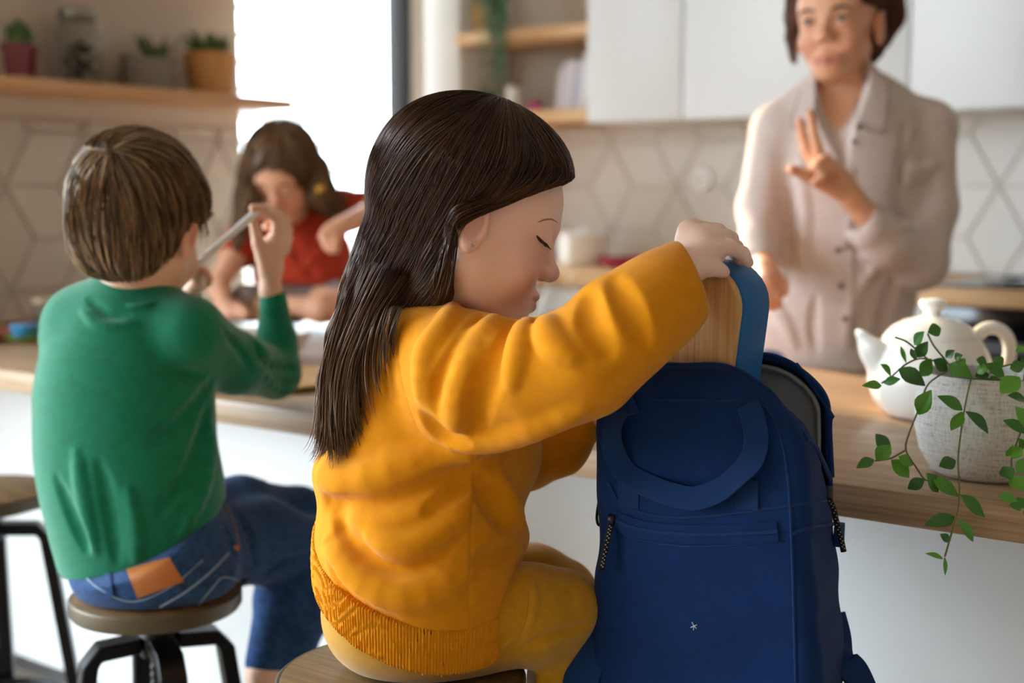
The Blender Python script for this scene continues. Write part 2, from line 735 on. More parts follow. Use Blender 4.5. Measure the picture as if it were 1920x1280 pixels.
struct('floor', (-3.4, -3.0, -.06), (2.2, 3.9, 0), FLOORM)
GROUNDM = M('dark_paving', '#756d63', .9)
struct('ground', (-30, -20, -.4), (-3.41, 25, -.15), GROUNDM)
struct('ceiling', (-3.4, -3.0, 2.5), (2.2, 3.9, 2.6), CEIL)
wl = struct('wall_left', (XW - .25, 1.0, 0), (XW, 2.85, 2.5), WALLP)
wb = struct('wall_back', (XW - .02, YB, 0), (2.2, YB + .2, 2.5), WALLP)
struct('wall_right', (2.0, -3.0, 0), (2.2, YB, 2.5), WALLD)
struct('wall_rear', (-3.4, -3.2, 0), (2.2, -3.0, 2.5), WALLD)
struct('sun_blocking_fin', (-8.5, 1.05, 0), (XW - .26, 1.25, 5.0), WALLP)  # unseen fin added outside to keep sun out of the left opening

# rhombus tiles laid as in tumbling blocks, each a piece of its own
A_ = .165


def rhombi(u0, u1, v0, v1):
    """corner lists (in wall coordinates) of the rhombille tiles that fall inside the rectangle"""
    a1 = np.array([1.5 * A_, A_ * math.sqrt(3) / 2])
    a2 = np.array([0, A_ * math.sqrt(3)])
    dirs = [A_ * np.array([math.cos(math.radians(60 * k)), math.sin(math.radians(60 * k))]) for k in range(6)]
    out = []
    for i in range(-40, 40):
        for j in range(-60, 60):
            c = i * a1 + j * a2 + np.array([.03, .02])
            if not (u0 - .3 < c[0] < u1 + .3 and v0 - .3 < c[1] < v1 + .3):
                continue
            for k in (0, 1, 2):
                out.append(np.array([c, c + dirs[k], c + dirs[k] + dirs[k + 1], c + dirs[k + 1]]))
    return out


def clip_poly(q, u0, u1, v0, v1):
    def cut(poly, ax, val, keep_less):
        r = []
        for i in range(len(poly)):
            a, b = poly[i], poly[(i + 1) % len(poly)]
            ia = (a[ax] <= val) if keep_less else (a[ax] >= val)
            ib = (b[ax] <= val) if keep_less else (b[ax] >= val)
            if ia:
                r.append(a)
            if ia != ib:
                t = (val - a[ax]) / (b[ax] - a[ax])
                r.append(a + t * (b - a))
        return r
    for ax, val, less in ((0, u0, False), (0, u1, True), (1, v0, False), (1, v1, True)):
        if len(q) < 3:
            return []
        q = cut(q, ax, val, less)
    return q


def lay_tiles(parent, to3, u0, u1, v0, v1, mat=None):
    for q in rhombi(u0, u1, v0, v1):
        c = q.mean(0)
        q = c + (q - c) * (1 - .007 / A_)
        q = clip_poly(list(q), u0, u1, v0, v1)
        if len(q) < 3:
            continue
        q = np.array(q)
        ar = .5 * abs(sum(q[i][0] * q[(i + 1) % len(q)][1] - q[(i + 1) % len(q)][0] * q[i][1] for i in range(len(q))))
        if ar < 8e-4:
            continue
        c = q.mean(0)
        inner = c + (q - c) * .97
        k = len(q)
        V = [to3(x[0], x[1], 0) for x in q] + [to3(x[0], x[1], .005) for x in q] + [to3(x[0], x[1], .007) for x in inner]
        F = [(i, (i + 1) % k, k + (i + 1) % k, k + i) for i in range(k)]
        F += [(k + i, k + (i + 1) % k, 2 * k + (i + 1) % k, 2 * k + i) for i in range(k)]
        F.append(tuple(range(2 * k, 3 * k)))
        bm = bmesh.new()
        vs = [bm.verts.new(Vector(v)) for v in V]
        for f in F:
            bm.faces.new([vs[i] for i in f])
        bmesh.ops.recalc_face_normals(bm, faces=bm.faces)
        bmobj('tile', bm, mat or TILE, parent)


box('grout_bed', (XW, 1.6, TOPZ), (XW + .004, 2.848, 1.345), GROUT, wl)
lay_tiles(wl, lambda u, v, h: (XW + .003 + h, u, v), 1.62, 2.84, TOPZ + .002, 1.34)
box('grout_bed', (-2.74, YB - .004, .92), (.2, YB, 1.36), GROUTB, wb)
lay_tiles(wb, lambda u, v, h: (u, YB - .003 - h, v), -2.6, .15, .922, 1.36, TILEB)

# window with venetian blind between the left wall and the back wall
win = thing('window_1', None, None, (XW, 3.2, 0))
win['kind'] = 'structure'
box('window_frame', (XW - .03, 3.60, 0), (XW + .05, 3.646, 2.5), FRAME, win, .004)
box('window_frame', (XW - .10, 2.851, 0), (XW - .01, 2.87, 2.5), ALU, win, .004)
box('window_frame', (XW - .10, 2.90, 0), (XW - .01, 3.555, .06), FRAME, win, .004)
box('window_frame', (XW - .10, 2.90, 2.44), (XW - .01, 3.555, 2.5), FRAME, win, .004)
box('window_pane', (XW - .06, 2.90, .06), (XW - .054, 3.555, 2.44), PANEG, win)
bl = thing('venetian_blind', 'white slatted blind hanging outside the tall bright window', 'blind', (XW - .26, 3.2, 2.45))
ca, sa = math.cos(math.radians(29)), math.sin(math.radians(29))
me0 = None
for i in range(26):
    z = .12 + i * .092
    if me0 is None:
        o = box('slat', (-.035, 2.80, -.0012), (.035, 3.70, .0012), ALU, bl, axes=((ca, 0, -sa), (0, 1, 0), (sa, 0, ca)), origin=(XW - .26, 0, z))
        me0, z0 = o.data, z
    else:
        o = bpy.data.objects.new('slat', me0)
        SC.collection.objects.link(o)
        o.parent = bl
        o.location.z = z - z0
for y in (3.02, 3.48):
    tube('ladder_cord', [(XW - .26, y, .1), (XW - .26, y, 2.5)], .0018, ALU, bl, 6)
box('head_rail', (XW - .31, 2.80, 2.45), (XW - .21, 3.70, 2.52), ALU, bl)

# white pillar panel beside the open shelves
struct('trim_1', (-2.745, 3.35, 0), (-2.60, YB, 2.5), WHITE_LAQ, None, .002)

# open shelves in the niche
for z, nm, lab in ((1.40, 'niche_shelf', 'lower oak shelf of the niche holding books and a white jar'),
                   (1.655, 'niche_shelf', 'upper oak shelf of the niche carrying the trailing plant')):
    s = thing(nm, lab, 'shelf', (-2.34, 3.5, z), 'oak shelves of the kitchen niche')
    box('board', (-2.599, 3.34, z - .036), (-2.082, YB - .001, z), OAKB, s, .002)
    box('front_edge', (-2.599, 3.335, z - .036), (-2.082, 3.341, z), OAKB, s)

# upper cabinets
cab = [(-2.08, -1.758), (-1.758, -1.108), (-1.108, -.458), (-.458, .19)]
where = ['narrow white upper cabinet next to the open niche shelves', 'white upper cabinet left of the woman with a flat handleless door',
         'white upper cabinet behind the woman with short hair', 'white upper cabinet above the oven and hob']
for (x0, x1), lab in zip(cab, where):
    c = thing('upper_cabinet', lab, 'cabinet', ((x0 + x1) / 2, 3.5, 1.35), 'white upper cabinets')
    box('carcass', (x0 + .001, 3.325, 1.352), (x1 - .001, YB - .012, 2.3), WHITE_LAQ, c)
    box('door', (x0 + .0025, 3.30, 1.352), (x1 - .0025, 3.321, 2.3), WHITE_LAQ, c, .002)

# base units and back worktop
DARKM = M('black_oven_glass', '#0b0b0d', .12)
for (x0, x1), lab in zip([(-2.74, -2.15), (-2.15, -1.55), (-1.55, -.95), (-.35, .25)],
                         ['white base cabinet below the niche shelves', 'white base cabinet below the white pot',
                          'white base cabinet behind the woman', 'white base cabinet right of the oven']):
    c = thing('base_cabinet', lab, 'cabinet', ((x0 + x1) / 2, 3.35, 0), 'white base cabinets')
    box('carcass', (x0 + .001, 3.08, .1), (x1 - .001, YB - .012, .88), WHITE_LAQ, c)
    box('door', (x0 + .003, 3.058, .11), (x1 - .003, 3.079, .872), WHITE_LAQ, c, .002)
    box('plinth', (x0 + .001, 3.12, 0), (x1 - .001, YB - .012, .1), WHITE_LAQ, c)
bw = thing('back_worktop', 'oak worktop running along the tiled back wall', 'worktop', (-1.2, 3.3, .88))
box('slab', (-2.745, 3.03, .881), (.3, YB - .011, .92), OAKB, bw, .003)
ov = thing('oven', 'black built-in oven under the worktop to the right of the woman', 'oven', (-.65, 3.3, 0))
box('body', (-.948, 3.08, .1), (-.352, YB - .012, .878), STEEL, ov)
box('control_panel', (-.945, 3.05, .80), (-.355, 3.08, .876), DARKM, ov, .002)
box('oven_door', (-.945, 3.05, .30), (-.355, 3.08, .77), DARKM, ov, .003)
STAIN = M('brushed_steel', '#8c8e92', .3, .9)
box('vent_strip', (-.945, 3.055, .772), (-.355, 3.08, .798), STAIN, ov)
tube('handle', [(-.90, 3.02, .735), (-.40, 3.02, .735)], .009, STAIN, ov, 10)
for x in (-.88, -.42):
    tube('handle_post', [(x, 3.02, .735), (x, 3.052, .735)], .006, STAIN, ov, 8)
hb = thing('hob', 'dark glass hob set into the back worktop above the oven', 'hob', (-.65, 3.3, .92))
box('glass_plate', (-.95, 3.09, .9202), (-.35, 3.56, .926), M('hob_glass', '#15161a', .1), hb, .002)
for x, y, r in ((-.8, 3.2, .075), (-.5, 3.2, .09), (-.8, 3.43, .09), (-.5, 3.43, .075)):
    lathe('cooking_zone', [(r, 0), (r, .0006), (r - .004, .0006), (r - .004, 0)], (x, y, .9261), STAIN, hb, 32)
sk = P(1316, 336, 1)
r_ = sk - CAM
sp = CAM + r_ * ((YB - .012) / r_[1])
so = thing('wall_socket', 'white round power socket on the tiled back wall', 'socket', sp)
PLAST = M('white_plastic', '#f2f2f0', .4)
lathe('cover', [(0, 0), (.038, 0), (.040, .004), (.036, .010), (.022, .010), (.020, .003), (0, .003)][::-1], sp, PLAST, so, 32, (0, -1, 0))
for dx in (-.008, .008):
    lathe('pin_hole', [(0, 0), (.0025, 0), (.0025, .001), (0, .001)], sp + np.array([dx, -.0035, 0]), DARKM, so, 8, (0, -1, 0))

# ------------------------------------------------------------------ island
isl = thing('island_worktop', 'wide wood laminate worktop of the kitchen island with a thick front edge', 'worktop', (-1.2, 1.9, TOPZ))
box('slab', (XW + .006, ISY0, TOPZ - .040), (.75, ISY1, TOPZ), WORK, isl, .0025)
ib = thing('kitchen_island', 'smooth white base of the kitchen island below the overhanging worktop', 'kitchen island', (-1.2, 2.0, 0))
box('front_panel', (XW + .006, 1.70, .06), (.72, 1.72, TOPZ - .041), WHITE_LAQ, ib)
box('carcass', (XW + .006, 1.721, .06), (.72, 2.36, TOPZ - .041), WHITE_LAQ, ib)
box('plinth', (XW + .006, 1.74, 0), (.72, 2.33, .06), STAIN, ib)
# ------------------------------------------------------------------ stools
SEATW = wood('dark_oak_seat', [(.3, '#4a3722'), (.5, '#6b5233'), (.7, '#84683f')], (4, 46, 46), .5)
RIMM = M('worn_seat_rim', '#5e5342', .42, .55)


def make_stool(label, c, r, turn):
    """industrial screw stool: round seat on a threaded spindle, four bent legs and a foot ring"""
    c = np.array(c, float)
    t = thing('bar_stool', label, 'stool', (c[0], c[1], 0), 'industrial screw stools at the island')
    z = c[2]
    lathe('seat', [(0, -.012), (r - .004, -.012), (r - .002, -.002), (r - .006, 0), (0, 0)], c, SEATW, t, 56)
    lathe('seat_rim', [(r - .004, -.026), (r, -.026), (r + .003, -.021), (r + .003, -.004), (r, -.0015), (r - .0035, -.0015)], c, RIMM, t, 56)
    lathe('seat_plate', [(0, -.036), (r * .75, -.036), (r * .9, -.030), (r * .9, -.0125), (0, -.0125)], c, STEEL, t, 40)
    # threaded spindle
    prof = []
    n = 44
    for i in range(n + 1):
        h = -.30 + .264 * i / n
        prof.append((.0125 if i % 2 else .0105, h))
    lathe('screw_spindle', [(0, -.301)] + prof + [(0, -.036)], c, STEEL, t, 20, sharp=20)
    zc = z - .075
    lathe('hub', [(0, -.02), (.026, -.02), (.028, -.012), (.028, .012), (.022, .022), (0, .022)], (c[0], c[1], zc), STEEL, t, 24)
    foot = r + .045
    ring_r = 0
    for k in range(4):
        a = math.radians(turn + 90 * k)
        d = np.array([math.cos(a), math.sin(a), 0])
        s = np.array([-math.sin(a), math.cos(a), 0])
        top = np.array([c[0], c[1], zc]) + d * .027
        kn = np.array([c[0], c[1], zc - .004]) + d * (r * .80)
        ft = np.array([c[0], c[1], .004]) + d * foot
        bm = bmesh.new()
        prevs = None
        wid, th = .019, .011
        u = nrm(ft - kn)
        inn = nrm(np.cross(s, u))
        if inn @ d > 0:
            inn = -inn
        secs = [(top, np.array([0, 0, 1.0])), (kn - d * .012, nrm(np.array([0, 0, 1.0]) + d * .2)), (kn + u * .018, -inn), (ft, -inn)]
        for p, nn in secs:
            q = [bm.verts.new(Vector(p + s * wid * sx + nn * th * sy)) for sx, sy in ((-1, -1), (1, -1), (1, 1), (-1, 1))]
            if prevs:
                for i in range(4):
                    bm.faces.new((prevs[i], prevs[(i + 1) % 4], q[(i + 1) % 4], q[i]))
            else:
                bm.faces.new(q[::-1])
            prevs = q
        bm.faces.new(prevs)
        bmesh.ops.bevel(bm, geom=[e for e in bm.edges], offset=.002, segments=1, affect='EDGES')
        bmesh.ops.recalc_face_normals(bm, faces=bm.faces)
        bmobj('leg', bm, STEEL, t, True)
        f = (z - .08 - .20) / (z - .08)
    zr = .19
    rr = r * .80 + (foot - r * .80) * (1 - zr / (z - .08)) - .018
    pts = [np.array([c[0] + rr * math.cos(a), c[1] + rr * math.sin(a), zr]) for a in np.linspace(0, 2 * math.pi, 49)]
    tube('foot_ring', pts, .0085, STEEL, t, 8)
    return t


GST = P(752, 1262, 1.40)
BST = P(293, 1106, 1.86)
LST = P(-30, 916, 2.34)
KST = P(1420, 1322, 1.44)
make_stool('industrial stool with a brown wooden seat under the girl in the orange sweater', GST, .134, 20)
make_stool('black metal stool with the boy in the green top sitting on it', BST, .119, 62)
make_stool('empty industrial stool with a wooden seat, beside the boy in green', LST, .127, 50)
make_stool('stool under the navy backpack, mostly hidden by the bag', KST, .134, 35)

# ------------------------------------------------------------------ backpack
NAVY = fabric('navy_canvas', '#0c2a5c', '#0b2755', 1500, .85, .03, .35)
NAVYD = fabric('navy_webbing', '#103060', None, 2200, .75, .05, .5)
LINING = fabric('grey_lining', '#7e8188', None, 900, .7, .1, .2)
BLACKC = fabric('black_cord', '#101113', None, 2500, .7, .1, .4)
yaw = math.radians(24)
BX = RT * math.cos(yaw) - FH * math.sin(yaw)
BY = FH * math.cos(yaw) + RT * math.sin(yaw)
BZ = ZZ
BW, BT = .222, .152
B0 = P(1309, 1322, 1.352)             # bottom middle of the front face
B0[2] = KST[2] + .006
btop = P(1300, 690, 1.345)
BH = float(btop[2] - B0[2]) + .004


def bl_(p):
    q = p - B0.astype(np.float32)
    return q @ BX.astype(np.float32), q @ BY.astype(np.float32), q @ BZ.astype(np.float32)


def bagsdf(p, off=0.0):
    x, y, z = bl_(p)
    t = np.clip(z / BH, 0, 1)
    wf = BW / 2 * (1.0 + .16 * (1 - t) ** 1.2 + .02 * np.sin(t * 9))
    bulge = .012 * np.sin(np.clip(t * 1.02, 0, 1) * math.pi) * np.cos(np.clip(x / wf, -1, 1) * 1.5)
    y0 = y + bulge
    yy = np.clip(y / BT, 0, 1)
    rt = np.where(z > BH * .5, np.where(x > 0, .108 - .052 * yy, .085), .03)
    hx = wf - rt
    zc = np.abs(z - BH / 2) - (BH / 2 - rt)
    xa = np.abs(x + .012 * t * t) - hx
    q2 = np.sqrt(np.maximum(xa, 0) ** 2 + np.maximum(zc, 0) ** 2) + np.minimum(np.maximum(xa, zc), 0) - rt
    dy = np.abs(y0 - BT / 2) - BT / 2
    re = .020
    a, b = q2 + re, dy + re
    d = np.sqrt(np.maximum(a, 0) ** 2 + np.maximum(b, 0) ** 2) + np.minimum(np.maximum(a, b), 0) - re
    wr = .0016 * np.sin(x * 60 + z * 25 + np.sin(z * 40) * 1.2) * np.sin(z * 37 + x * 18) + .0012 * np.sin(x * 31 - z * 70)
    return (d + off + wr * .8).astype(np.float32)


ZSL = BH - .150


def slit(p):
    x, y, z = bl_(p)
    t = np.clip((z - ZSL) / (BH - .04 - ZSL), 0, 1)
    t = np.where(x < 0, np.clip((z - BH + .10) / .07, 0, 1), t)
    y1 = (BT - .034) + (.024 - (BT - .034)) * t ** .8
    y2 = BT - .026
    mid, hw = (y1 + y2) / 2, (y2 - y1) / 2
    d = np.maximum(np.abs(y - mid) - hw, np.where(x < 0, BH - .10, ZSL) - z)
    return d.astype(np.float32)


bag = thing('backpack', 'navy blue school backpack standing open on a stool with a lunch box in it', 'backpack', B0)
bl0, bh0 = None, None
cs = np.array([B0 + BX * a + BY * b + BZ * c for a in (-.17, .17) for b in (-.03, BT + .02) for c in (-.01, BH + .02)])
S = Sculpt().fn(lambda p: bagsdf(p), 0)
S.fn(lambda p: -(-bagsdf(p, .006)), .002, sub=True).fn(slit, .003, sub=True)
V, F = S.mesh(.003, cs.min(0), cs.max(0))
raw('bag_body', V, F, NAVY, bag)
S = Sculpt().fn(lambda p: bagsdf(p, .0105), 0)
S.fn(lambda p: bagsdf(p, .0150), .001, sub=True).fn(lambda p: slit(p), .001, sub=True)
V, F = S.mesh(.0032, cs.min(0), cs.max(0), 2)
raw('lining', V, F, LINING, bag, label='grey lining inside the open bag')
S = Sculpt().fn(lambda p: bagsdf(p), 0)

SB = Sculpt().fn(lambda p: bagsdf(p), 0)


def bp(x, z, off=0.0):
    """point on the bag's front at local x, z"""
    y = np.full(1, -.03)
    t = -.06
    for _ in range(60):
        p = (B0 + BX * x + BY * t + BZ * z)[None].astype(np.float32)
        t += float(bagsdf(p)[0]) * .7
    return B0 + BX * x + BY * (t - off) + BZ * z


def buv(u, v, off=0.0):
    return SB.project([(u, v)], off)[0]


def ribbon(name, pts, wid, th, mat, parent, n=40, nrmref=None, normals=None, **kw):
    """flat webbing along points; wid along the cross direction, th its thickness"""
    s = spline(pts, n)
    t = np.gradient(s, axis=0)
    t /= np.linalg.norm(t, axis=1)[:, None]
    V, F = [], []
    nn = spline(normals, n) if normals is not None else np.tile(nrmref, (n, 1))
    for i in range(n):
        N_ = nrm(nn[i] - t[i] * (nn[i] @ t[i]))
        c = np.cross(t[i], N_)
        for sx, sy in ((-1, -1), (1, -1), (1, 1), (-1, 1)):
            V.append(s[i] + c * wid / 2 * sx + N_ * th / 2 * sy)
    for i in range(n - 1):
        for j in range(4):
            k = (j + 1) % 4
            F.append((i * 4 + j, i * 4 + k, i * 4 + 4 + k, i * 4 + 4 + j))
    F.append((3, 2, 1, 0))
    F.append(tuple(4 * (n - 1) + j for j in range(4)))
    o = raw(name, V, F, mat, parent, **kw)
    o.data.set_sharp_from_angle(angle=math.radians(50))
    return o


# tote handle lying on the front, with its two stitched feet
hpx = [(1190, 752, 6), (1166, 765, 16), (1148, 800, 22), (1150, 845, 20), (1172, 884, 16), (1205, 905, 17), (1250, 924, 20),
       (1300, 934, 21), (1345, 920, 20), (1380, 893, 17), (1408, 862, 18), (1418, 825, 20), (1412, 785, 14), (1400, 757, 5)]
hp = [buv(u, v, o * .0006) for u, v, o in hpx]
mm_ = -BY
NR = [mm_, nrm(mm_ - BX * .6), nrm(mm_ - BX * .4), nrm(mm_ + BZ * .5), nrm(mm_ + BZ * .9), nrm(mm_ + BZ * .7), nrm(mm_ + BZ * .4), nrm(mm_ + BZ * .3),
      nrm(mm_ + BZ * .4), nrm(mm_ + BZ * .8), nrm(mm_ + BZ * .4 + BX * .2), nrm(mm_ + BX * .5), nrm(mm_ + BX * .3), mm_]
ribbon('carry_handle', hp, .024, .0022, NAVYD, bag, 70, normals=NR)
for uu, v0, v1 in ((1178, 905, 952), (1400, 900, 955)):
    ribbon('handle_foot', [buv(uu, v, .0012) for v in np.linspace(v0, v1, 5)], .023, .002, NAVYD, bag, 8, nrmref=mm_)


def seam(name, px, r=.0013, mat=None, off=.0002, n=30):
    s = spline(px, n)
    return tube(name, SB.project(s, off), r, mat or NAVYD, bag, 6)


seam('seam', [(1165, 770), (1180, 750), (1240, 748), (1320, 750), (1400, 752), (1440, 770), (1466, 830), (1478, 900)])
seam('seam', [(1477, 890), (1482, 960), (1486, 1060), (1489, 1160), (1492, 1278)], .0016)
seam('seam', [(1141, 905), (1165, 944), (1210, 962), (1280, 970), (1380, 962), (1475, 948), (1550, 938)], .0017)
seam('seam', [(1486, 1000), (1520, 988), (1562, 982)], .0022)
# front zip pocket: welt, zipper tape and puller
for off, nm, w_, mt in ((.0012, 'pocket_welt', .020, NAVY), (.0030, 'zipper_tape', .0035, BLACKC)):
    px = spline([(1150, 972), (1180, 986), (1230, 997), (1300, 1002), (1390, 1000), (1458, 996)], 14)
    ribbon(nm, [buv(u, v, off) for u, v in px], w_, .0016, mt if nm == 'pocket_welt' else NAVYD, bag, 30, nrmref=mm_)
seam('seam', [(1148, 985), (1180, 1005), (1235, 1018), (1300, 1024), (1390, 1020), (1470, 1014)], .0012)
STB = M('dark_zip_metal', '#3a3a3c', .3, .8)


def puller(pts, hang, parent=None):
    z = tube('zip_slider', [pts[0], pts[1]], .004, STB, bag, 8)
    a = np.array(hang)
    tube('pull_cord', a, .0032, BLACKC, bag, 8, 24)
    # light flecks woven into the cord
    s = spline(a, 26)
    parts = []
    for i in range(2, 24):
        c = s[i] - FW * .0029 + RT * (.0009 if i % 2 else -.0009)
        parts.append(box_vf(c - .0006, c + .0006))
    V, F = join_vf(parts)
    raw('cord_fleck', V, F, M('grey_fleck', '#9a9c9c', .6), bag, False, kind='stuff')


p0 = buv(1146, 972, .004)
puller((p0 + BZ * .004, p0 - BZ * .006), [p0 - BZ * .004, P(1140, 1005, depth_of(p0) - .004), P(1133, 1040, depth_of(p0) - .004), P(1127, 1068, depth_of(p0) - .004)])
d1 = depth_of(p0) + .03
tube('pull_cord', [P(1132, 905, d1), P(1123, 940, d1), P(1119, 970, d1), P(1123, 984, d1), P(1130, 975, d1), P(1131, 940, d1), P(1130, 910, d1)], .0016, BLACKC, bag, 6, 40)
p1 = SB.project([(1553, 926)], .004)[0]
puller((p1 + BZ * .008, p1 - BZ * .005), [p1 - BZ * .004, P(1562, 952, depth_of(p1) - .005), P(1570, 985, depth_of(p1) - .006), P(1577, 1012, depth_of(p1) - .006), P(1582, 1034, depth_of(p1) - .006)])
# zipper coil along both rims of the opening
for yy, nm in ((.021, 'zipper'), (BT - .024, 'zipper')):
    pts = []
    for a in np.linspace(0, 1, 34):
        if a < .62:
            f = a / .62
            x, z = -BW / 2 * .7 + f * (BW * .7), BH
            x = -.075 + f * .150
            zz = BH
        else:
            f = (a - .62) / .38
            x, zz = .11, BH - .05 - f * .10
        # walk down to the bag surface
        q = B0 + BX * x * 1.3 + BY * (yy if a < .62 else yy + (BT - .034 - yy) * max(0, (f - .1) / .9) * (1 if yy < .1 else 0)) + BZ * (zz + .03)
        c = B0 + BX * 0 + BY * ((q - B0) @ BY) + BZ * (BH - .16)
        dr = nrm(c - q)
        t = 0.0
        for _ in range(50):
            t += float(bagsdf((q + dr * t)[None].astype(np.float32))[0]) * .7
        pts.append(q + dr * (t - .0005))
    tube(nm, pts, .0026, NAVYD, bag, 6, 60)
# side pocket tab, shoulder straps
tb = SB.project([(1568, 1000)], 0)[0]
box('side_tab', (-.012, -.004, -.012), (.014, .004, .010), NAVYD, bag, .001, axes=(BY, BX, BZ), origin=tb + BX * .003)
ds = 1.46
ribbon('shoulder_strap', [P(1560, 1150, 1.45), P(1572, 1195, 1.44), P(1582, 1236, 1.42), P(1604, 1262, 1.42), P(1622, 1300, 1.42)], .032, .008, NAVYD, bag, 40, nrmref=nrm(-FW + RT * .5))
ribbon('shoulder_strap', [P(1134, 1140, 1.425), P(1118, 1190, 1.405), P(1100, 1240, 1.40), P(1088, 1285, 1.40), P(1085, 1335, 1.40)], .038, .008, NAVYD, bag, 40, nrmref=nrm(-FW - RT * .3))
# tiny pale embroidered mark low on the front
MARK = M('pale_thread', '#b9c4cf', .7)
parts = []
for k, (a, b) in enumerate([((1297, 1166), (1301, 1173)), ((1301, 1173), (1307, 1171)), ((1301, 1173), (1300, 1181)), ((1301, 1173), (1306, 1178)), ((1301, 1173), (1295, 1176))]):
    parts.append(tube_vf([buv(*a, .0004), buv(*b, .0004)], .0005, 5))
V, F = join_vf(parts)
raw('embroidered_mark', V, F, MARK, bag, label='tiny pale embroidered star mark')

# ------------------------------------------------------------------ lunch box
BAMB = wood('bamboo', [(.3, '#9a6b3b'), (.5, '#c3935c'), (.7, '#d9b27c')], (90, 90, 3), .5, bump=.05)
LBLUE = M('matt_blue_plastic', '#17609f', .5, spec=.3)
yb = math.radians(38)
LX = nrm(RT * math.cos(yb) - FH * math.sin(yb))
LY = FH * math.cos(yb) + RT * math.sin(yb)
tl = math.radians(-7)
LX2 = LX * math.cos(tl) + ZZ * math.sin(tl)
LZ = -LX * math.sin(tl) + ZZ * math.cos(tl)
LW, LH, LT = .116, .205, .072
ctr = P(1384, 592, 1.316)
L0 = ctr - LX2 * LW - LZ * (LH - .047)      # lower left corner of the lid face


def rrect(w_, h_, r, n=8):
    o = []
    for cx, cy, a0 in ((w_ - r, h_ - r, 0), (r, h_ - r, 90), (r, r, 180), (w_ - r, r, 270)):
        for i in range(n + 1):
            a = math.radians(a0 + 90 * i / n)
            o.append((cx + r * math.cos(a), cy + r * math.sin(a)))
    return o


def slab(name, w_, h_, r, y0, y1, bev, mat, parent, inset=0.0, **kw):
    V, F = [], []
    rings = [(bev, y0), (bev * .3, y0 + bev * .3), (0, y0 + bev), (0, y1 - bev), (bev * .3, y1 - bev * .3), (bev, y1)]
    k = None
    for e, y in rings:
        q = rrect(w_ - 2 * (e + inset), h_ - 2 * (e + inset), max(r - e - inset, .002))
        k = len(q)
        V += [L0 + LX2 * (x + e + inset) + LZ * (z + e + inset) + LY * y for x, z in q]
    for i in range(len(rings) - 1):
        for j in range(k):
            F.append((i * k + j, i * k + (j + 1) % k, (i + 1) * k + (j + 1) % k, (i + 1) * k + j))
    F.append(tuple(range(k - 1, -1, -1)))
    F.append(tuple((len(rings) - 1) * k + j for j in range(k)))
    o = raw(name, V, F, mat, parent, **kw)
    o.data.set_sharp_from_angle(angle=math.radians(45))
    return o


lb = thing('lunch_box', 'blue lunch box with a bamboo lid pulled out of the navy backpack', 'lunch box', L0)
slab('box_body', LW, LH, .046, .0125, LT, .003, LBLUE, lb)
slab('lid', LW, LH, .046, 0, .012, .002, BAMB, lb, .001, label='bamboo wood lid')

# ------------------------------------------------------------------ teapot
CER = M('white_glazed_ceramic', '#f0ede6', .16, spec=.6, **{'Coat Weight': .4})
TPc = P(1744, 700, 1.97)
TPc[2] = TOPZ
tp = thing('teapot', 'white ceramic teapot standing behind the leafy plant pot', 'teapot', TPc)
lathe('body', [(0, .001), (.062, .001), (.070, .006), (.086, .028), (.094, .052), (.093, .075), (.084, .100), (.074, .118), (.0715, .124), (.069, .124), (.069, .10), (0, .10)][::1], TPc, CER, tp, 64)
lathe('lid', [(.070, .1245), (.067, .130), (.058, .139), (.040, .149), (.020, .154), (.013, .156), (.012, .164), (.0, .164)], TPc, CER, tp, 56)
lathe('lid_knob', [(.0, .160), (.012, .162), (.019, .168), (.021, .174), (.018, .180), (.008, .1825), (0, .183)], TPc, CER, tp, 32)
sx = -RT
V = []
sp_ = Sculpt()
a0 = TPc + sx * .066 + ZZ * .070
a1 = TPc + sx * .086 + ZZ * .103
a2 = TPc + sx * .104 + ZZ * .128
sp_.cap(a0, a1, .030, .022, .01).cap(a1, a2, .022, .013, .012)
sp_.cap(TPc + sx * .072 + ZZ * .118, TPc + sx * .108 + ZZ * .146, .015, .010, .006, sub=True)
sp_.obj('spout', .0025, CER, tp)
hs = [TPc + RT * a + ZZ * b for a, b in ((.062, .118), (.082, .135), (.104, .134), (.118, .118), (.121, .095), (.113, .068), (.090, .050))]
tube('handle', hs, [.011, .0105, .010, .0098, .0098, .010, .012], CER, tp, 12, 40, flat=1.25)

# ------------------------------------------------------------------ plant in a textured pot
POTM = M('textured_white_pot', '#b9b5ac', .8)
n_ = NT(POTM)
w1 = n_.n('ShaderNodeTexNoise', Scale=1.0, Detail=5, Roughness=.7)
n_.l(n_.coords((35, 35, 420)), w1.inputs['Vector'])
w2 = n_.n('ShaderNodeTexNoise', Scale=1.0, Detail=4, Roughness=.7)
n_.l(n_.coords((420, 420, 50)), w2.inputs['Vector'])
mu = n_.n('ShaderNodeMath', _operation='ADD')
n_.l(w1.outputs[0], mu.inputs[0])
n_.l(w2.outputs[0], mu.inputs[1])
hf = n_.n('ShaderNodeMath', _operation='MULTIPLY')
hf.inputs[1].default_value = .5
n_.l(mu.outputs[0], hf.inputs[0])
n_.l(n_.ramp(hf.outputs[0], [(.36, '#96928a'), (.47, '#d2d0cb'), (.62, '#e4e3df')]), n_.b.inputs['Base Color'])
n_.bump(hf.outputs[0], .5, .004)
PC = P(1853, 800, 1.56)
PC[2] = TOPZ
pl = thing('potted_plant', 'trailing green plant in a white woven-textured pot at the worktop edge', 'plant', PC)
lathe('pot', [(0, .001), (.058, .001), (.066, .006), (.080, .030), (.0865, .060), (.0865, .085), (.083, .110), (.0795, .124), (.0785, .126),
              (.076, .124), (.078, .110), (.078, .095), (0, .095)], PC, POTM, pl, 72)
SOIL = M('dark_soil', '#2a211a', .95)
